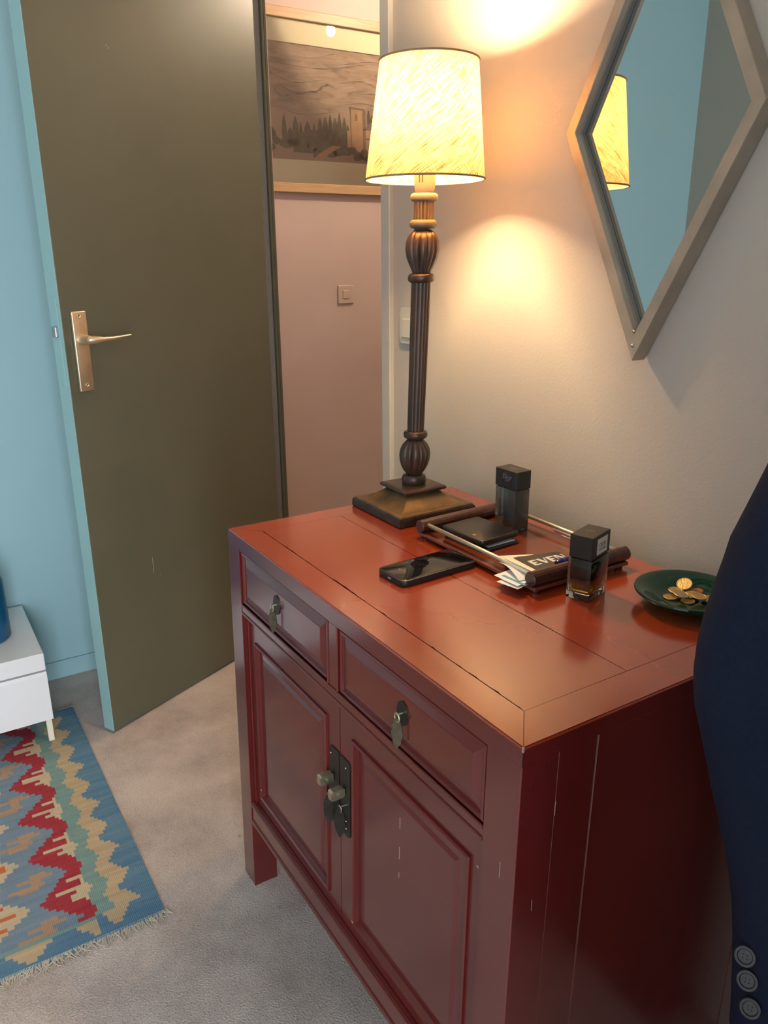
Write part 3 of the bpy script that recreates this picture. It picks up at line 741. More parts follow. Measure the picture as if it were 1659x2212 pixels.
ringp = lambda zc, h, R_, r_: [(r_, zc-h)] + [(r_+(R_-r_)*math.cos(a)**.7 if math.cos(a) > 0 else r_, zc+h*math.sin(a)) for a in [math.radians(q) for q in (-75, -50, -25, 0, 25, 50, 75)]] + [(r_, zc+h)]
col = []
def turned(name, prof, flute=None, m=None, n=64):
    return obj(name, lathe(nb(), zz(prof), n=n, flute=flute, M=LM), m or M['bronze'], lamp, 'auto')
turned('collar', ringp(.9157, .0105, .0247, .018))
turned('lower_bulb', [(.0145, .925), (.0160, .9275), (.0225, .936), (.0275, .946), (.0305, .957), (.0314, .9688), (.0295, .980), (.0245, .9895), (.0175, .997), (.0145, 1.0005)], lambda z: (12, .13*max(0, 1-abs((z-.118)/.040)**2.5)), n=120)
turned('collar', ringp(1.0085, .0078, .0243, .0165))
cpz = [(.0168, 1.016), (.0172, 1.03)] + [(.0172+.0017*t/10, 1.03+.25*t/10) for t in range(1, 11)] + [(.0189, 1.301)]
turned('column', cpz, lambda z: (10, .09), n=120)
turned('collar', ringp(1.3092, .0085, .0256, .018))
turned('upper_bulb', [(.0170, 1.317), (.0185, 1.322), (.0245, 1.334), (.0295, 1.346), (.0321, 1.3600), (.0312, 1.374), (.0270, 1.3845), (.0210, 1.391), (.0165, 1.394), (.0180, 1.398)], lambda z: (12, .13*max(0, 1-abs((z-.505)/.042)**2.5)), n=120)
turned('collar', ringp(1.4048, .0075, .0257, .0175), m=mat('dusty_bronze', (.17, .14, .10), .5, metal=.2))
turned('neck', [(.0176, 1.4115), (.0184, 1.416), (.0184, 1.444)], lambda z: (14, .12), M['bronze_rub'], 112)
turned('collar', ringp(1.4510, .0072, .0257, .0175), m=mat('pale_gilt_bronze', (.20, .175, .135), .5, metal=.15))
turned('bulb_socket', [(.0140, 1.4575), (.0165, 1.460), (.0185, 1.4655), (.0194, 1.472), (.0194, 1.500), (.0175, 1.502), (.0175, 1.530), (.0001, 1.5305)], None, M['socket'], 32)
for dx in (-.002, .004):
    v = Vector((.53, -.85, 0)).normalized(); s_ = Vector((.85, .53, 0)).normalized()
    b = LM @ Vector((v.x*.0192+s_.x*dx, v.y*.0192+s_.y*dx, .625))
    obj('socket_slot', box(nb(), (b.x-.0006, b.y-.0006, b.z), (b.x+.0006, b.y+.0006, b.z+.022)), M['dark_gap'], lamp)
# shade: one sheet of linen with wire rings, tape and spider
def shade_sheet(r0, z0, r1, z1, name, m, n=96, rings=14):
    bm = nb(); uv = bm.loops.layers.uv.new('UVMap'); R_ = []
    for j in range(rings+1):
        t = j/rings; r = r0+(r1-r0)*t; z = z0+(z1-z0)*t
        R_.append([bm.verts.new(LM @ Vector((r*math.cos(2*PI*i/n), r*math.sin(2*PI*i/n), z-.85))) for i in range(n)])
    for j in range(rings):
        for i in range(n):
            f = bm.faces.new((R_[j][i], R_[j][(i+1) % n], R_[j+1][(i+1) % n], R_[j+1][i]))
            for lp, (ii, jj) in zip(f.loops, ((i, j), (i+1, j), (i+1, j+1), (i, j+1))):
                lp[uv].uv = (2*PI*ii/n*.1, jj/rings*.2)
    return obj(name, bm, m, lamp, True)
SB, ST = 1.481, 1.673; RB, RT = .1085, .0868
sh = shade_sheet(RB, SB, RT, ST, 'lamp_shade', M['linen'])
for r, z in ((RB, SB), (RT, ST)):
    bm = nb(); tube(bm, [LM @ Vector(((r+.0003)*math.cos(2*PI*i/64), (r+.0003)*math.sin(2*PI*i/64), z-.85)) for i in range(65)], .0018, 8)
    obj('shade_trim', bm, M['trim_tape'], sh, True)
bm = nb()
for k in range(3):
    a = 2*PI*k/3+.4
    tube(bm, [LM @ Vector((.018*math.cos(a), .018*math.sin(a), .655)), LM @ Vector((RB*math.cos(a), RB*math.sin(a), SB+.004-.85))], .0012, 6)
obj('spider', bm, M['steel'], sh)
bz = 1.588
obj('bulb', lathe(nb(), [(.012, 1.530-.85), (.014, 1.585-.85), (.022, 1.604-.85), (.026, 1.622-.85), (.023, 1.640-.85), (.012, 1.648-.85), (.0001, 1.649-.85)], n=24, M=LM), emis('lit_bulb', (1, .69, .36), 800), lamp, True)

# ------------------------------------------------------------------ diamond mirror
MX, MZ, HWd, HHt = -.376, 1.546, .187, .366
mir = empty('diamond_mirror', (MX, WY, MZ-HHt), 'diamond-shaped mirror in a silver-leaf frame, hung on the greige wall', 'mirror')
def rh(s, y): return [Vector((MX-HWd*s, y, MZ)), Vector((MX, y, MZ-HHt*s)), Vector((MX+HWd*s, y, MZ)), Vector((MX, y, MZ+HHt*s))]
FR = [(.985, .5825), (1.0, .581), (1.0, .5515), (.995, .550), (.885, .5495), (.880, .5505), (.872, .5590)]
for k in range(4):
    bm = nb(); k2 = (k+1) % 4
    prof = FR + [(.872, .578)]
    a = [bm.verts.new(rh(s, y)[k]) for s, y in prof]; b = [bm.verts.new(rh(s, y)[k2]) for s, y in prof]
    n = len(prof)
    for i in range(n): bm.faces.new((a[i], a[(i+1) % n], b[(i+1) % n], b[i]))
    bm.faces.new(a); bm.faces.new(list(reversed(b)))
    obj('frame_bar', bm, M['pewter'], mir)
    bm = nb(); prof = [(.8715, .5610), (.858, .5620), (.856, .5700), (.8715, .5700)]
    a = [bm.verts.new(rh(s, y)[k]) for s, y in prof]; b = [bm.verts.new(rh(s, y)[k2]) for s, y in prof]
    n = len(prof)
    for i in range(n): bm.faces.new((a[i], a[(i+1) % n], b[(i+1) % n], b[i]))
    bm.faces.new(a); bm.faces.new(list(reversed(b)))
    obj('inner_slip', bm, M['pewter_dark'], mir)
bm = nb(); vs = [bm.verts.new(p) for p in rh(.871, .5705)]; vs2 = [bm.verts.new(p) for p in rh(.871, .574)]
bm.faces.new(vs); bm.faces.new(list(reversed(vs2)))
for i in range(4): bm.faces.new((vs[i], vs2[i], vs2[(i+1) % 4], vs[(i+1) % 4]))
obj('mirror_glass', bm, M['mirror'], mir)
for z in (1.205, 1.228): obj('solder_bead', lathe(nb(), [(.0032, 0), (.0025, .0012), (.0001, .0018)], n=10, M=Matrix(((1, 0, 0, MX-.001), (0, 0, -1, .5498), (0, 1, 0, z), (0, 0, 0, 1)))), M['steel'], mir, True)

# ------------------------------------------------------------------ media unit, vase, rug
un = empty('low_cabinet', (-1.85, -.9, 0), 'low white lacquered media unit on cream legs against the aqua wall', 'cabinet')
UX0, UX1, UY0, UY1 = -2.045, -1.662, -1.45, -.270
obj('top_slab', box(nb(), (UX0, UY0, .240), (UX1, UY1, .292), .002), M['unit'], un)
obj('carcass', box(nb(), (UX0+.003, UY0+.003, .085), (UX1-.022, UY1-.003, .2398), .001), M['unit'], un)
for a, b in ((UY0, (UY0+UY1)/2-.001), ((UY0+UY1)/2+.001, UY1)):
    bm = nb(); pz = [(UX1-.021, .081), (UX1-.001, .081), (UX1-.001, .224), (UX1-.006, .2325), (UX1-.021, .2325)]
    rr_ = [[Vector((x, y, z)) for x, z in pz] for y in (a, b)]
    loft(bm, rr_); obj('drawer', bm, M['unit'], un)
for x, y in ((UX1-.026, UY1-.020), (UX0+.006, UY1-.020), (UX1-.026, UY0+.004), (UX0+.006, UY0+.004)):
    obj('leg', box(nb(), (x, y, .0065), (x+.017, y+.016, .083), .001), M['unit_leg'], un)
bm = lathe(nb(), [(.0001, .2925), (.058, .2925), (.066, .2945), (.070, .300), (.070, .44), (.069, .47), (.064, .484), (.054, .490), (.052, .488), (.052, .31), (.0001, .30)], (-1.845, -.398, 0), 48)
obj('vase', bm, M['navy_ceramic'], None, 'auto', 'deep blue cylindrical vase standing on the low white unit', 'vase', origin=(-1.845, -.415, .2925))

RX0, RX1, RYR, RW = -1.84, -.872, -.193, .86
def rug_col(x, w_):
    w_ = min(w_, RW-w_)
    x = round(x/.0110)*.0110
    if x > -.937:                         # end border
        d = x+.937
        if d < .007 and w_ > .135: return 2
        if w_ < .135: return 1 if (.062+d*.7 < w_ < .118-d*.3 and d < .045) else 0
        q = abs(((w_-.077) % .135)-.055)
        if w_ < .125: 
            return 1 if (d < .030 and .035 < w_ < .095) else 0
        return 1 if q < .056-d*.95 and d < .05 else 0
    if x < -1.80: return 0
    tr_ = ((x+.949) % .0930)/.0930; tri = abs(tr_-.5)*2          # 1 at tips
    wr = .072-.037*tri
    tl = ((x+.985) % .0930)/.0930; wl = .084+.019*abs(tl-.5)*2
    if w_ < wr: return 0
    if w_ < wl: return 1
    P_ = .1555; t = ((x+1.113) % P_)/P_
    left = .155+.076*(1-abs(t-.53)/.53 if t < .53 else 1-(t-.53)/.47)
    edge_ = .121+.016*abs(((t*2) % 1)-.5)*2
    right = .120+.012*abs(math.sin(t*PI*2))
    cream = .16 < t < .76
    if w_ < right: return 2
    if w_ < left:
        if cream:
            lim = .136+.016*math.sin((t-.16)/.6*PI)
            if abs(t-.44) < .045: lim = .192
            elif abs(t-.60) < .05 or abs(t-.24) < .045: lim = .164
            elif abs(t-.34) < .05: lim = .140
            if w_ < lim: return 4
        elif w_ < .118+.02*abs(t-.88 if t > .5 else t+.12)*3: return 2
        return 3
    # slate field with brown motifs between the red tips
    th = ((x+1.113+P_/2) % P_)-P_/2
    for lo_, hi_, a_, b_ in ((-.028, -.017, .203, .236), (-.017, -.006, .187, .262), (-.006, .006, .214, .238), (.006, .017, .205, .285), (.017, .028, .222, .262)):
        if lo_ <= th < hi_ and a_ < w_ < b_: return 6
    td = ((x+1.034+P_/2) % P_)-P_/2
    if w_ > .247 + abs(td)*1.15:
        if (abs(td+.002) < .008 and w_ > .277) or (abs(td-.032) < .007 and w_ > .300) or (abs(td+.034) < .007 and w_ > .300): return 7
        return 4
    return 5
rug = empty('kilim_rug', ((RX0+RX1)/2, RYR-RW/2, 0), 'flat-woven kilim rug with stepped red, cream and blue zigzags on the carpet', 'rug')
bm = nb(); nx = 176; ny = 124; dx = (RX1-RX0)/nx; dy = RW/ny
def rz(x, y): return .0052+.0006*noise.noise(Vector((x*7, y*7, 0)))
def ry(x, w_): return RYR-w_+.002*noise.noise(Vector((x*5, 3, 1)))*(1-w_/RW)
grid = [[bm.verts.new((RX0+i*dx+(.002*noise.noise(Vector((j*.05, 0, 3))) if i in (0, nx) else 0), ry(RX0+i*dx, j*dy), rz(RX0+i*dx, j*dy))) for j in range(ny+1)] for i in range(nx+1)]
for i in range(nx):
    for j in range(ny):
        f = bm.faces.new((grid[i][j], grid[i][j+1], grid[i+1][j+1], grid[i+1][j])); f.material_index = rug_col(RX0+(i+.5)*dx, (j+.5)*dy)
bd = [e for e in bm.edges if len(e.link_faces) == 1]
ex = bmesh.ops.extrude_edge_only(bm, edges=bd)
for v in [v for v in ex['geom'] if isinstance(v, bmesh.types.BMVert)]: v.co.z = .0004
obj('woven_field', bm, KIL, rug)
fr_ = random.Random(5)
for xe, sg in ((RX1, 1), (RX0, -1)):
    bm = nb()
    y = RYR+.002
    while y > RYR-RW:
        l = fr_.uniform(.016, .040); a = fr_.uniform(-.7, .5); z = .004
        p = Vector((xe-sg*.004, y, .0048)); pts = [p]
        for k in range(3):
            a += fr_.uniform(-.5, .5); p = p+Vector((sg*math.cos(a), math.sin(a)*.8, 0))*l/3; z = max(.0014, z-.0014); p.z = z+fr_.uniform(0, .0012); pts.append(p.copy())
        tube(bm, pts, [.0015, .0015, .0012, .0006], 4)
        y -= fr_.uniform(.0014, .0034)
    obj('fringe', bm, M['fringe'], rug, kind='stuff')

# ------------------------------------------------------------------ tray and what lies in it
tray = empty('serving_tray', (-.452, .385, .85), 'rosewood serving tray with thick end bars and thin metal side rails', 'tray')
obj('tray_board', box(nb(), (-.609, .279, .8565), (-.290, .487, .8625), .001), M['tray_wood'], tray)
for x, y in ((-.60, .29), (-.30, .29), (-.60, .475), (-.30, .475)):
    obj('foot', lathe(nb(), [(.006, .8502), (.007, .8565)], (x, y, 0), 16), M['rosewood'], tray)
def bar(x, ya, yb, yaw=0):
    pol = []
    for k in range(16):
        a = 2*PI*(k+.5)/16; r = .0122/max(abs(math.cos(a)), abs(math.sin(a)), (abs(math.cos(a))+abs(math.sin(a)))*.735)
        pol.append((r*math.cos(a), r*math.sin(a)))
    c = Vector((x, ya, .8745)); 
    rg = []
    for y, s in ((0, .86), (.0015, 1), (yb-ya-.0015, 1), (yb-ya, .86)):
        rg.append([Matrix.Translation(c) @ Matrix.Rotation(math.radians(yaw), 4, 'Z') @ Vector((p[0]*s, y, p[1]*s)) for p in pol])
    return loft(nb(), rg)
obj('end_bar', bar(-.598, .276, .480, 2), M['rosewood'], tray)
obj('end_bar', bar(-.3005, .277, .490), M['rosewood'], tray)
for y in (.2905, .4795):
    obj('side_rail', tube(nb(), [(-.588, y-.001, .8775), (-.311, y, .8775)], .0038, 12), M['rod'], tray, True)

def rbox(x0, y0, x1, y1, z0, z1, r, bev, M_=None, n=6):
    """box with rounded vertical corners and softened edges"""
    def ring(ins, z):
        out = []
        for cx, cy, a0 in ((x1-r, y1-r, 0), (x0+r, y1-r, 90), (x0+r, y0+r, 180), (x1-r, y0+r, 270)):
            for k in range(n+1):
                a = math.radians(a0+90*k/n); v = Vector((cx+(r-ins)*math.cos(a), cy+(r-ins)*math.sin(a), z)); out.append(M_ @ v if M_ is not None else v)
        return out
    b = bev
    return loft(nb(), [ring(b, z0), ring(b*.3, z0+b*.3), ring(0, z0+b), ring(0, z1-b), ring(b*.3, z1-b*.3), ring(b, z1)])
# wallet
wm = rot(5, Vector((-.512, .349, 0)))
wal = empty('wallet', (-.512, .349, .8627), 'folded black leather wallet with a small gold emblem, lying in the tray', 'wallet')
obj('lower_flap', rbox(-.052, -.040, .060, .040, .8627, .8680, .006, .0015, wm), M['black_leather'], wal, 'auto')
def bulge(bm):
    for v in bm.verts:
        q = wm.inverted() @ v.co
        if v.co.z > .8735: v.co.z += .0018*(1-min(1, (q.x/.058)**2))*(1-min(1, (q.y/.048)**2))
    return bm
obj('upper_flap', bulge(rbox(-.056, -.045, .054, .046, .8725, .8830, .007, .0035, wm)), M['black_leather'], wal, 'auto')
obj('fold', rbox(-.053, -.041, -.036, .041, .866, .876, .005, .002, wm), M['black_leather'], wal, 'auto')
obj('card_edge', box(nb(), (-.02, -.030, .8682), (.050, .034, .8690), 0, rot(3, Vector((-.508, .351, 0)))), M['card_white'], wal)
obj('card_edge', box(nb(), (-.025, -.036, .8692), (.040, .036, .8724), 0, rot(5, Vector((-.512, .349, 0)))), M['card_black'], wal)
e = rot(35, Vector((-.488, .317, .8832)))
obj('emblem', prism(nb(), [(.0045*math.cos(a)*(1 if k % 2 else .6), .0045*math.sin(a)*(1 if k % 2 else .6)) for k, a in enumerate([2*PI*q/12 for q in range(12)])], -.0002, .0007, e), M['gold'], wal)

# perfume bottles
def perfume(base, yaw, wx, wy, zb, zc, zt, kind, lab):
    BM = rot(yaw, Vector((base[0], base[1], 0)))
    o = empty('perfume_bottle', (base[0], base[1], zb), lab, 'bottle')
    hx, hy = wx/2, wy/2
    if kind == 'smoke':
        # tapered thick shoulders: two flanks with a bright slot between them
        obj('bottle_body', box(nb(), (-hx+.0012, -hy+.0012, zb), (hx-.0012, hy-.0012, zc-.0008), .0022, BM, 2), M['smoke_glass'], o, 'auto')
        obj('perfume', box(nb(), (-hx+.006, -hy+.006, zb+.006), (hx-.006, hy-.006, zb+.020), .001, BM), M['amber_liquid'], o)
        obj('dip_tube', lathe(nb(), [(.0035, zb+.006), (.0035, zc-.002)], n=14, M=BM), M['label_white'], o, True)
        for s in (-1, 1):
            obj('inner_wall', box(nb(), (s*.006-.001, -hy+.005, zb+.007), (s*.006+.001, hy-.005, zc-.003), .0005, BM), M['bottle_cap_label'], o)
    else:
        obj('bottle_body', box(nb(), (-hx, -hy, zb), (hx, hy, zc-.0008), .0014, BM, 2), M['clear_glass'], o, 'auto')
        obj('perfume', box(nb(), (-hx+.0035, -hy+.0035, zb+.010), (hx-.0035, hy-.0035, zc-.0016), .002, BM, 2), M['chamber'], o, 'auto')
    c_ = obj('cap', box(nb(), (-hx+.0006, -hy+.0006, zc), (hx-.0006, hy-.0006, zt), .0008, BM), M['bottle_cap'], o)
    return o, c_, BM, hx, hy
o, c_, BM, hx, hy = perfume((-.5275, .4355), 2, .0575, .037, .8627, .944, .978, 'smoke', 'tall smoked-glass perfume bottle with a black cap, standing in the tray behind the wallet')
FRONT = BM @ Matrix(((1, 0, 0, 0), (0, 0, -1, -hy+.0006), (0, 1, 0, 0), (0, 0, 0, 1)))
obj('cap_label', prism(nb(), [(-.009, .949), (.016, .949), (.016, .975), (-.009, .975)], 0, .0003, FRONT), M['bottle_cap_label'], c_)
text('lettering', 'Dior', .013, FRONT @ Matrix.Translation((.0035, .965, .0004)), M['grey_print'], c_, .0001, sx=.95)
text('lettering', 'HOMME', .0032, FRONT @ Matrix.Translation((.0035, .9585, .0004)), M['grey_print'], c_, .0001)
text('lettering', 'CD', .011, BM @ Matrix.Translation((0, 0, .9782)), M['grey_print'], c_, .0001)
o, c_, BM, hx, hy = perfume((-.2545, .353), 17.5, .0385, .0595, .8502, .9165, .9525, 'fade', 'perfume bottle fading from black to clear amber glass, standing in front of the tray end')
RIGHT = BM @ Matrix(((0, 0, 1, hx-.0006), (1, 0, 0, 0), (0, 1, 0, 0), (0, 0, 0, 1)))
obj('cap_label', prism(nb(), [(-.0165, .919), (.0165, .919), (.0165, .944), (-.0165, .944)], 0, .0003, RIGHT @ Matrix.Translation((.003, .0025, 0))), M['label_white'], c_)
text('lettering', 'DIOR', .0098, RIGHT @ Matrix.Translation((.003, .9355, .0004)), M['ink'], c_, .0001, sx=.95)
text('lettering', 'HOMME', .0062, RIGHT @ Matrix.Translation((.003, .9285, .0004)), M['ink'], c_, .0001)
text('lettering', 'CD', .010, BM @ Matrix.Translation((0, 0, .9527)), M['grey_print'], c_, .0001)

# cards in the near corner of the tray
def card(name, pts, z, t, m, label, cat='card', group=None, dz=0):
    """thin card through four world corners"""
    bm = prism(nb(), pts, z, z+t)
    if dz:
        for v in bm.verts: v.co.z += dz*(v.co.x-pts[0][0])
    return bm
Z0 = .8627
root = empty('business_card', (-.330, .272, Z0), 'white card with a blue stripe poking out of the tray under the near rail', 'card')
zc_ = .8668
obj('sheet', prism(nb(), [(-.357, .254), (-.304, .256), (-.312, .330), (-.365, .328)], zc_, zc_+.0006), M['card_white'], root)
obj('stripe', prism(nb(), [(-.349, .262), (-.300, .265), (-.300, .271), (-.349, .268)], zc_+.0006, zc_+.0009), M['card_blue'], root)
root2 = obj('business_card', prism(nb(), [(-.340, .2455), (-.300, .2535), (-.315, .325), (-.353, .316)], .8638, .8644), M['card_white'], None, label='pale card under the blue-striped one, lowest of the pile at the tray corner', cat='card')
bm = nb(); rg = []
for k in range(11):
    t = k/10; x = -.385+.07*t; rg.append([Vector((x, .287-.018*t, .8690+.012*math.sin(t*PI)*(.5)+.004*(1-t))), Vector((x+.004, .320-.01*t, .8700)), Vector((x+.004, .320-.01*t, .8694)), Vector((x, .287-.018*t, .8684+.012*math.sin(t*PI)*.5+.004*(1-t)))])
obj('paper_slip', loft(nb(), rg), M['card_white'], None, label='curled white paper slip sticking out under the near tray rail', cat='paper'); bm.free()
cc = empty('business_card', (-.36, .32, .8702), 'cream card with small grey print, half under the black card in the tray', 'card')
obj('sheet', prism(nb(), [(-.412, .308), (-.386, .362), (-.318, .336), (-.332, .280)], .8702, .8708), M['card_cream'], cc)
text('lettering', 'DESIGN', .0065, Matrix.Translation((-.386, .341, .8709)) @ Matrix.Rotation(math.radians(62), 4, 'Z'), M['ink'], cc, .0001)
cb = empty('business_card', (-.35, .36, .8712), 'charcoal card printed EVEN in bold white capitals, on top of the cream card', 'card')
BC = [(-.390, .322), (-.372, .404), (-.325, .400), (-.325, .318)]
obj('sheet', prism(nb(), BC, .8712, .8719), M['card_black'], cb)
# bold flared capitals, drawn stroke by stroke; local x reads along +y of the scene
def glyph(ch):
    if ch == 'E': return [[(0,0),(.34,0),(.34,1),(0,1)], [(.34,.82),(.8,.80),(.8,1),(.34,1)], [(.34,.42),(.68,.43),(.68,.58),(.34,.59)], [(.34,0),(.82,0),(.82,.2),(.34,.18)]]
    if ch == 'V': return [[(0,1),(.38,1),(.64,.1),(.52,0),(.38,0)], [(.86,1),(1.0,1),(.60,0),(.50,0)]]
    if ch == 'N': return [[(0,0),(.13,0),(.13,1),(0,1)], [(.0,1),(.36,1),(1.0,.0),(.66,0)], [(.87,0),(1.0,0),(1.0,1),(.87,1)]]
bm = nb(); TM = Matrix.Translation((-.3435, .3285, .8720)) @ Matrix.Rotation(math.radians(86), 4, 'Z')
xo = 0
for ch, wd in (('E', .82), ('V', 1.0), ('E', .82), ('N', 1.0)):
    for pg in glyph(ch): prism(bm, [(xo+x*.0182, y*.0215) for x, y in pg], 0, .0002, TM)
    xo += wd*.0182+.0012
obj('lettering', bm, M['label_white'], cb)
obj('paper_slip', prism(nb(), [(-.341, .398), (-.329, .436), (-.312, .431), (-.319, .392)], .8722, .8728), M['card_white'], None, label='white slip of paper at the end of the black card, beside the near bottle', cat='paper')
pen = empty('lighter', (-.322, .372, .8722), 'small navy blue lighter lying on the black card beside the tray end bar', 'lighter')
def ell(cx, cz, rx, rz_, y): return [Vector((cx+rx*math.cos(a), y, cz+rz_*math.sin(a))) for a in [2*PI*k/20 for k in range(20)]]
obj('body', loft(nb(), [ell(-.3190, .8792, .0040, .0035, .350), ell(-.3190, .8795, .0062, .0058, .3535), ell(-.3190, .8796, .0064, .0062, .360), ell(-.3190, .8796, .0064, .0062, .392), ell(-.3190, .8794, .004, .004, .396)]), M['pen_blue'], pen, 'auto')
obj('band', loft(nb(), [ell(-.3190, .8796, .0067, .0065, .3635), ell(-.3190, .8796, .0067, .0065, .3645)]), mat('light_blue_plastic', (.12, .15, .45), .25), pen)
# things behind the tray along the wall
obj('paper_slip', prism(nb(), [(-.480, .492), (-.395, .488), (-.383, .510), (-.470, .512)], .8502, .8508), M['card_lilac'], None, label='lilac paper lying between the tray and the wall', cat='paper')
pn = empty('pen', (-.45, .518, .8505), 'white ballpoint pen lying along the wall behind the tray', 'pen')
obj('barrel', tube(nb(), [(-.503, .5185, .8552), (-.498, .5185, .8552), (-.395, .5175, .8552)], [.0012, .0040, .0042], 12), M['label_white'], pn, 'auto')
obj('grip', tube(nb(), [(-.394, .5175, .8552), (-.37, .517, .8552)], [.0044, .0040], 12), M['bottle_cap'], pn, 'auto')

# phone
pm = rot(3.2, Vector((-.465, .2015, 0)))
ph = empty('phone', (-.465, .2015, .8502), 'black smartphone lying face up on the cabinet in front of the lamp', 'phone')
obj('case', rbox(-.0375, -.078, .0375, .078, .8502, .8610, .012, .0022, pm, 8), M['phone_body'], ph, 'auto')
sc = obj('screen', rbox(-.0352, -.0755, .0352, .0755, .8608, .8616, .010, .0003, pm, 8), M['phone_glass'], ph, 'auto')
obj('speaker_slot', box(nb(), (-.006, .0712, .8612), (.006, .0724, .86165), 0, pm), M['dark_gap'], sc)
obj('camera_lens', lathe(nb(), [(.0018, .8612), (.0018, .86168), (.0001, .8617)], n=14, M=pm @ Matrix.Translation((-.0145, .0718, 0))), M['navy_ceramic'], sc)
obj('charging_port', box(nb(), (-.0045, -.0786, .8542), (.0045, -.0778, .8568), .0007, pm), M['steel'], ph)


# plate with coins
PC = (-.1435, .450); PR = .0785
prof = [(.0001, .8560), (.030, .8560), (.040, .8575), (.050, .8625), (.060, .8690), (.070, .8735), (.0755, .8755), (.0780, .8750), (.0785, .8730), (.0770, .8700), (.070, .8655), (.060, .8600), (.050, .8540), (.044, .8510), (.040, .8502), (.030, .8505), (.0001, .8508)]
pl_ = obj('glass_dish', lathe(nb(), prof, (PC[0], PC[1], 0), 72), M['green_glass'], None, 'auto', 'round dark green glass dish holding loose coins, at the right end of the cabinet top', 'dish', origin=(PC[0], PC[1], .8502))
def coin(x, y, z, r, tx, ty, m, lab):
    c = Matrix.Translation((x, y, z)) @ Matrix.Rotation(math.radians(tx), 4, 'X') @ Matrix.Rotation(math.radians(ty), 4, 'Y')
    cn = obj('coin', lathe(nb(), [(.0001, .0001), (r-.0006, 0), (r, .0004), (r, .0016), (r-.0005, .002), (r-.0014, .002), (r-.0018, .0016), (.0001, .0016)], n=36, M=c), m[0], None, 'auto', lab, 'coin', 'coins in the green dish')
    if len(m) > 1:
        OFF[cn.name] = OFF[cn.name]
        obj('centre', lathe(nb(), [(r*.68, .0012), (r*.68, .0019), (.0001, .0019)], n=30, M=c), m[1], cn, 'auto')
    return cn
G, SI, CO = M['euro_gold'], M['euro_silver'], M['euro_copper']
coin(-.1715, .4765, .8668, .0116, 30, 8, [G], 'brass coin propped upright-most at the back of the coin pile')
coin(-.1690, .4540, .8618, .0111, 0, 4, [G], 'brass coin on the left of the pile, under the two-tone coin')
coin(-.1655, .4370, .8565, .0098, 0, 3, [G], 'small brass coin at the far left edge of the pile')
coin(-.1510, .4430, .8650, .0116, -3, 5, [G, SI], 'two-tone coin with a silvery centre on top at the front of the pile')
coin(-.1490, .4650, .8600, .0111, 4, 0, [G], 'brass coin behind the two-tone coin, in the middle of the pile')
coin(-.1545, .4850, .8585, .0094, 8, -3, [CO], 'small reddish copper coin, the only copper one in the dish')
coin(-.1330, .4610, .8640, .0111, -2, 6, [G], 'brass coin at the front right of the pile')
coin(-.1260, .4750, .8590, .0105, 3, 6, [G], 'brass coin at the far right of the pile')
coin(-.1420, .4480, .8562, .0105, 0, 0, [G], 'lowest brass coin, showing below the two-tone coin')
coin(-.1640, .4460, .8562, .0098, 0, 0, [SI], 'silvery coin lying flat on the bottom of the dish')

# ------------------------------------------------------------------ navy jacket on a valet stand
def oval(c, ax, ay, rx, ry_, n=28, wob=0, ph_=0):
    return [Vector(c)+Vector(ax)*(rx*math.cos(2*PI*k/n)*(1+wob*math.sin(3*2*PI*k/n+ph_)))+Vector(ay)*(ry_*math.sin(2*PI*k/n)*(1+wob*math.cos(2*2*PI*k/n+ph_))) for k in range(n)]
rt = Vector((.5295, .8483, 0)).normalized(); fw_ = Vector((-.8483, .5295, 0)).normalized()
def S_(u, v, z):  # u to the right across the view, v away, measured from the elbow edge
    b = Vector((.149, .066, 0)) + rt*u + fw_*v; return Vector((b.x, b.y, z))
jk = empty('suit_jacket', (.30, .28, .6), 'navy suit jacket with three dark cuff buttons, hanging beside the right end of the cabinet', 'jacket')
# (z, left edge offset u, width, depth)
SL = [(1.275, .20, .05, .06), (1.262, .155, .11, .10), (1.235, .120, .14, .125), (1.20, .094, .155, .14), (1.17, .081, .16, .145), (1.138, .0709, .162, .146), (1.107, .0607, .162, .146), (1.083, .052, .162, .145), (1.058, .0465, .16, .143), (1.033, .0395, .158, .141), (1.007, .0329, .156, .138), (.979, .0292, .153, .135), (.950, .0289, .150, .132), (.931, .0307, .148, .130), (.904, .0352, .146, .128), (.877, .0426, .143, .126), (.821, .0574, .140, .122), (.757, .0766, .136, .118), (.712, .0893, .133, .115), (.665, .0994, .130, .112), (.618, .1065, .128, .110), (.568, .112, .127, .108), (.520, .116, .126, .107), (.492, .117, .126, .106)]
rg = []
for i, (z, u, wd, dp) in enumerate(SL):
    rg.append(oval(S_(u+wd/2, dp/2, z), rt, fw_, wd/2, dp/2, 36, .012, i*.9))
rgi = [oval(S_(SL[-1][1]+SL[-1][2]/2, SL[-1][3]/2, SL[-1][0]+d), rt, fw_, SL[-1][2]/2-.004, SL[-1][3]/2-.004, 36) for d in (0, .05)]
bm = loft(nb(), rg + rgi)
sl = obj('sleeve', bm, M['navy_cloth'], jk, True)
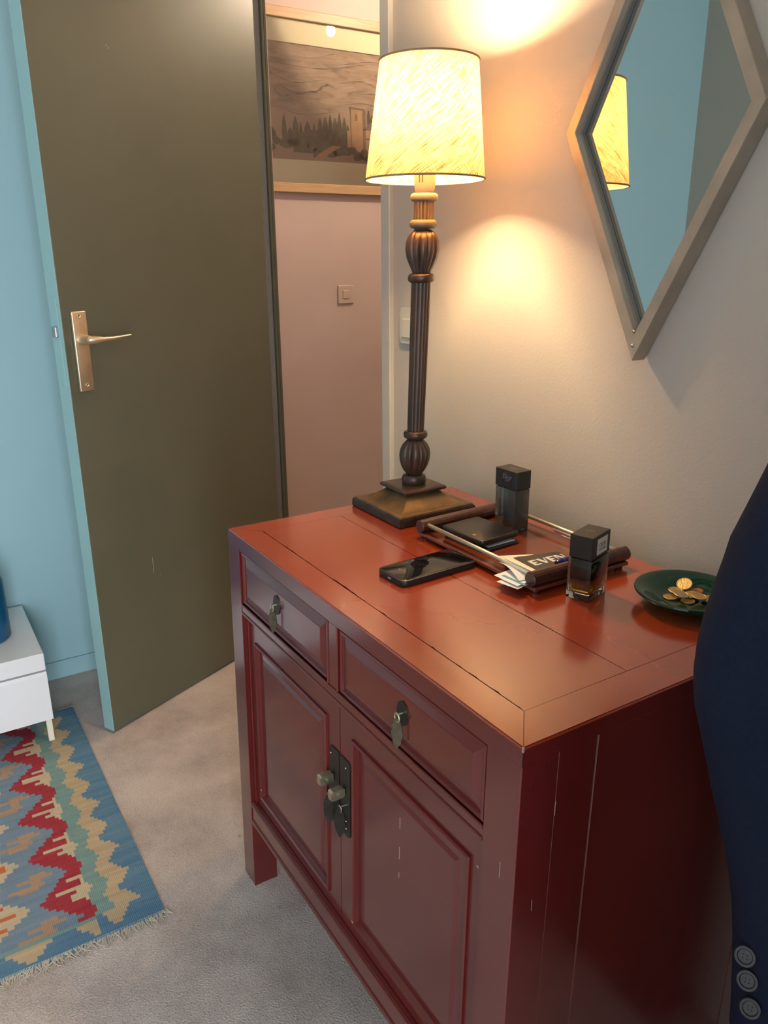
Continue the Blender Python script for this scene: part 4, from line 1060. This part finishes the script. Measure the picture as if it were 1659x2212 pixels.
for i, (u, vv, z, a_) in enumerate(((.1076, .0365, .628, 2.853), (.1124, .0334, .598, 2.801), (.1178, .0290, .564, 2.723))):
    # on the camera side, near the back seam of the cuff
    nrm = (-fw_*(math.sin(a_)+.55) + rt*math.cos(a_)*.6 + Vector((0, 0, .5))).normalized(); c = S_(u, vv, z) + nrm*.0065
    q = nrm.to_track_quat('Z', 'Y').to_matrix().to_4x4()
    bt = obj('cuff_button', lathe(nb(), [(.0001, 0), (.0100, 0), (.0112, .0012), (.0112, .0027), (.0104, .0036), (.0080, .0036), (.0070, .0024), (.0001, .0024)], n=28, M=Matrix.Translation(c) @ q), M['button'], jk, 'auto')
    for hx_, hy_ in ((-1, -1), (1, -1), (1, 1), (-1, 1)):
        obj('button_hole', lathe(nb(), [(.0007, .0023), (.0007, .0026), (.0001, .0026)], n=8, M=Matrix.Translation(c) @ q @ Matrix.Translation((hx_*.0019, hy_*.0019, 0))), M['dark_gap'], bt)
# body of the jacket and the far sleeve (beyond the frame)
def J_(x, y, z): return Vector((x, y, z))
AX, AY = Vector((1, 0, 0)), Vector((0, 1, 0))
BD = [(1.355, .07, .05), (1.34, .13, .065), (1.31, .17, .085), (1.25, .18, .10), (1.15, .175, .105), (1.0, .17, .105), (.85, .17, .11), (.70, .18, .115), (.60, .185, .115), (.52, .19, .115)]
bl = nb(); loft(bl, [oval((.535, .235, z), AX, AY, a, b, 36, .012, z*9) for z, a, b in BD])
obj('jacket_body', bl, M['navy_cloth'], jk, True)
obj('sleeve', loft(nb(), [oval((.765+.02*math.sin((1.3-z)*4), .215, z), AX, AY, .055, .06, 28, .012, z*7) for z in (1.30, 1.22, 1.1, 1.0, .9, .8, .7, .6, .5)]), M['navy_cloth'], jk, True)
obj('collar', loft(nb(), [oval((.535, .235, z), AX, AY, a, b, 28) for z, a, b in ((1.345, .085, .06), (1.375, .07, .05), (1.395, .062, .045))]), M['navy_cloth'], jk, True)
for sx_ in (-1, 1):
    obj('lapel', prism(nb(), [(.505+sx_*.01, 1.05), (.505+sx_*.045, 1.22), (.505+sx_*.095, 1.26), (.505+sx_*.06, 1.355), (.505+sx_*.03, 1.355)], 0, .004, Matrix(((1, 0, 0, 0), (0, 0, -1, .130), (0, 1, 0, 0), (0, 0, 0, 1)))), M['navy_cloth'], jk)
vs_ = empty('valet_stand', (.535, .43, 0), 'wooden valet stand behind the navy jacket, carrying it on its shoulder bar', 'valet stand')
obj('post', tube(nb(), [(.535, .43, .02), (.535, .43, 1.35)], .014, 14), M['stand_wood'], vs_, 'auto')
obj('shoulder_bar', tube(nb(), [(.535, .43, 1.345), (.535, .29, 1.36)], .010, 12), M['stand_wood'], vs_, 'auto')
obj('foot', box(nb(), (.33, .415, .0), (.74, .445, .03), .006), M['stand_wood'], vs_)
obj('foot', box(nb(), (.52, .22, .0), (.55, .465, .03), .006), M['stand_wood'], vs_)
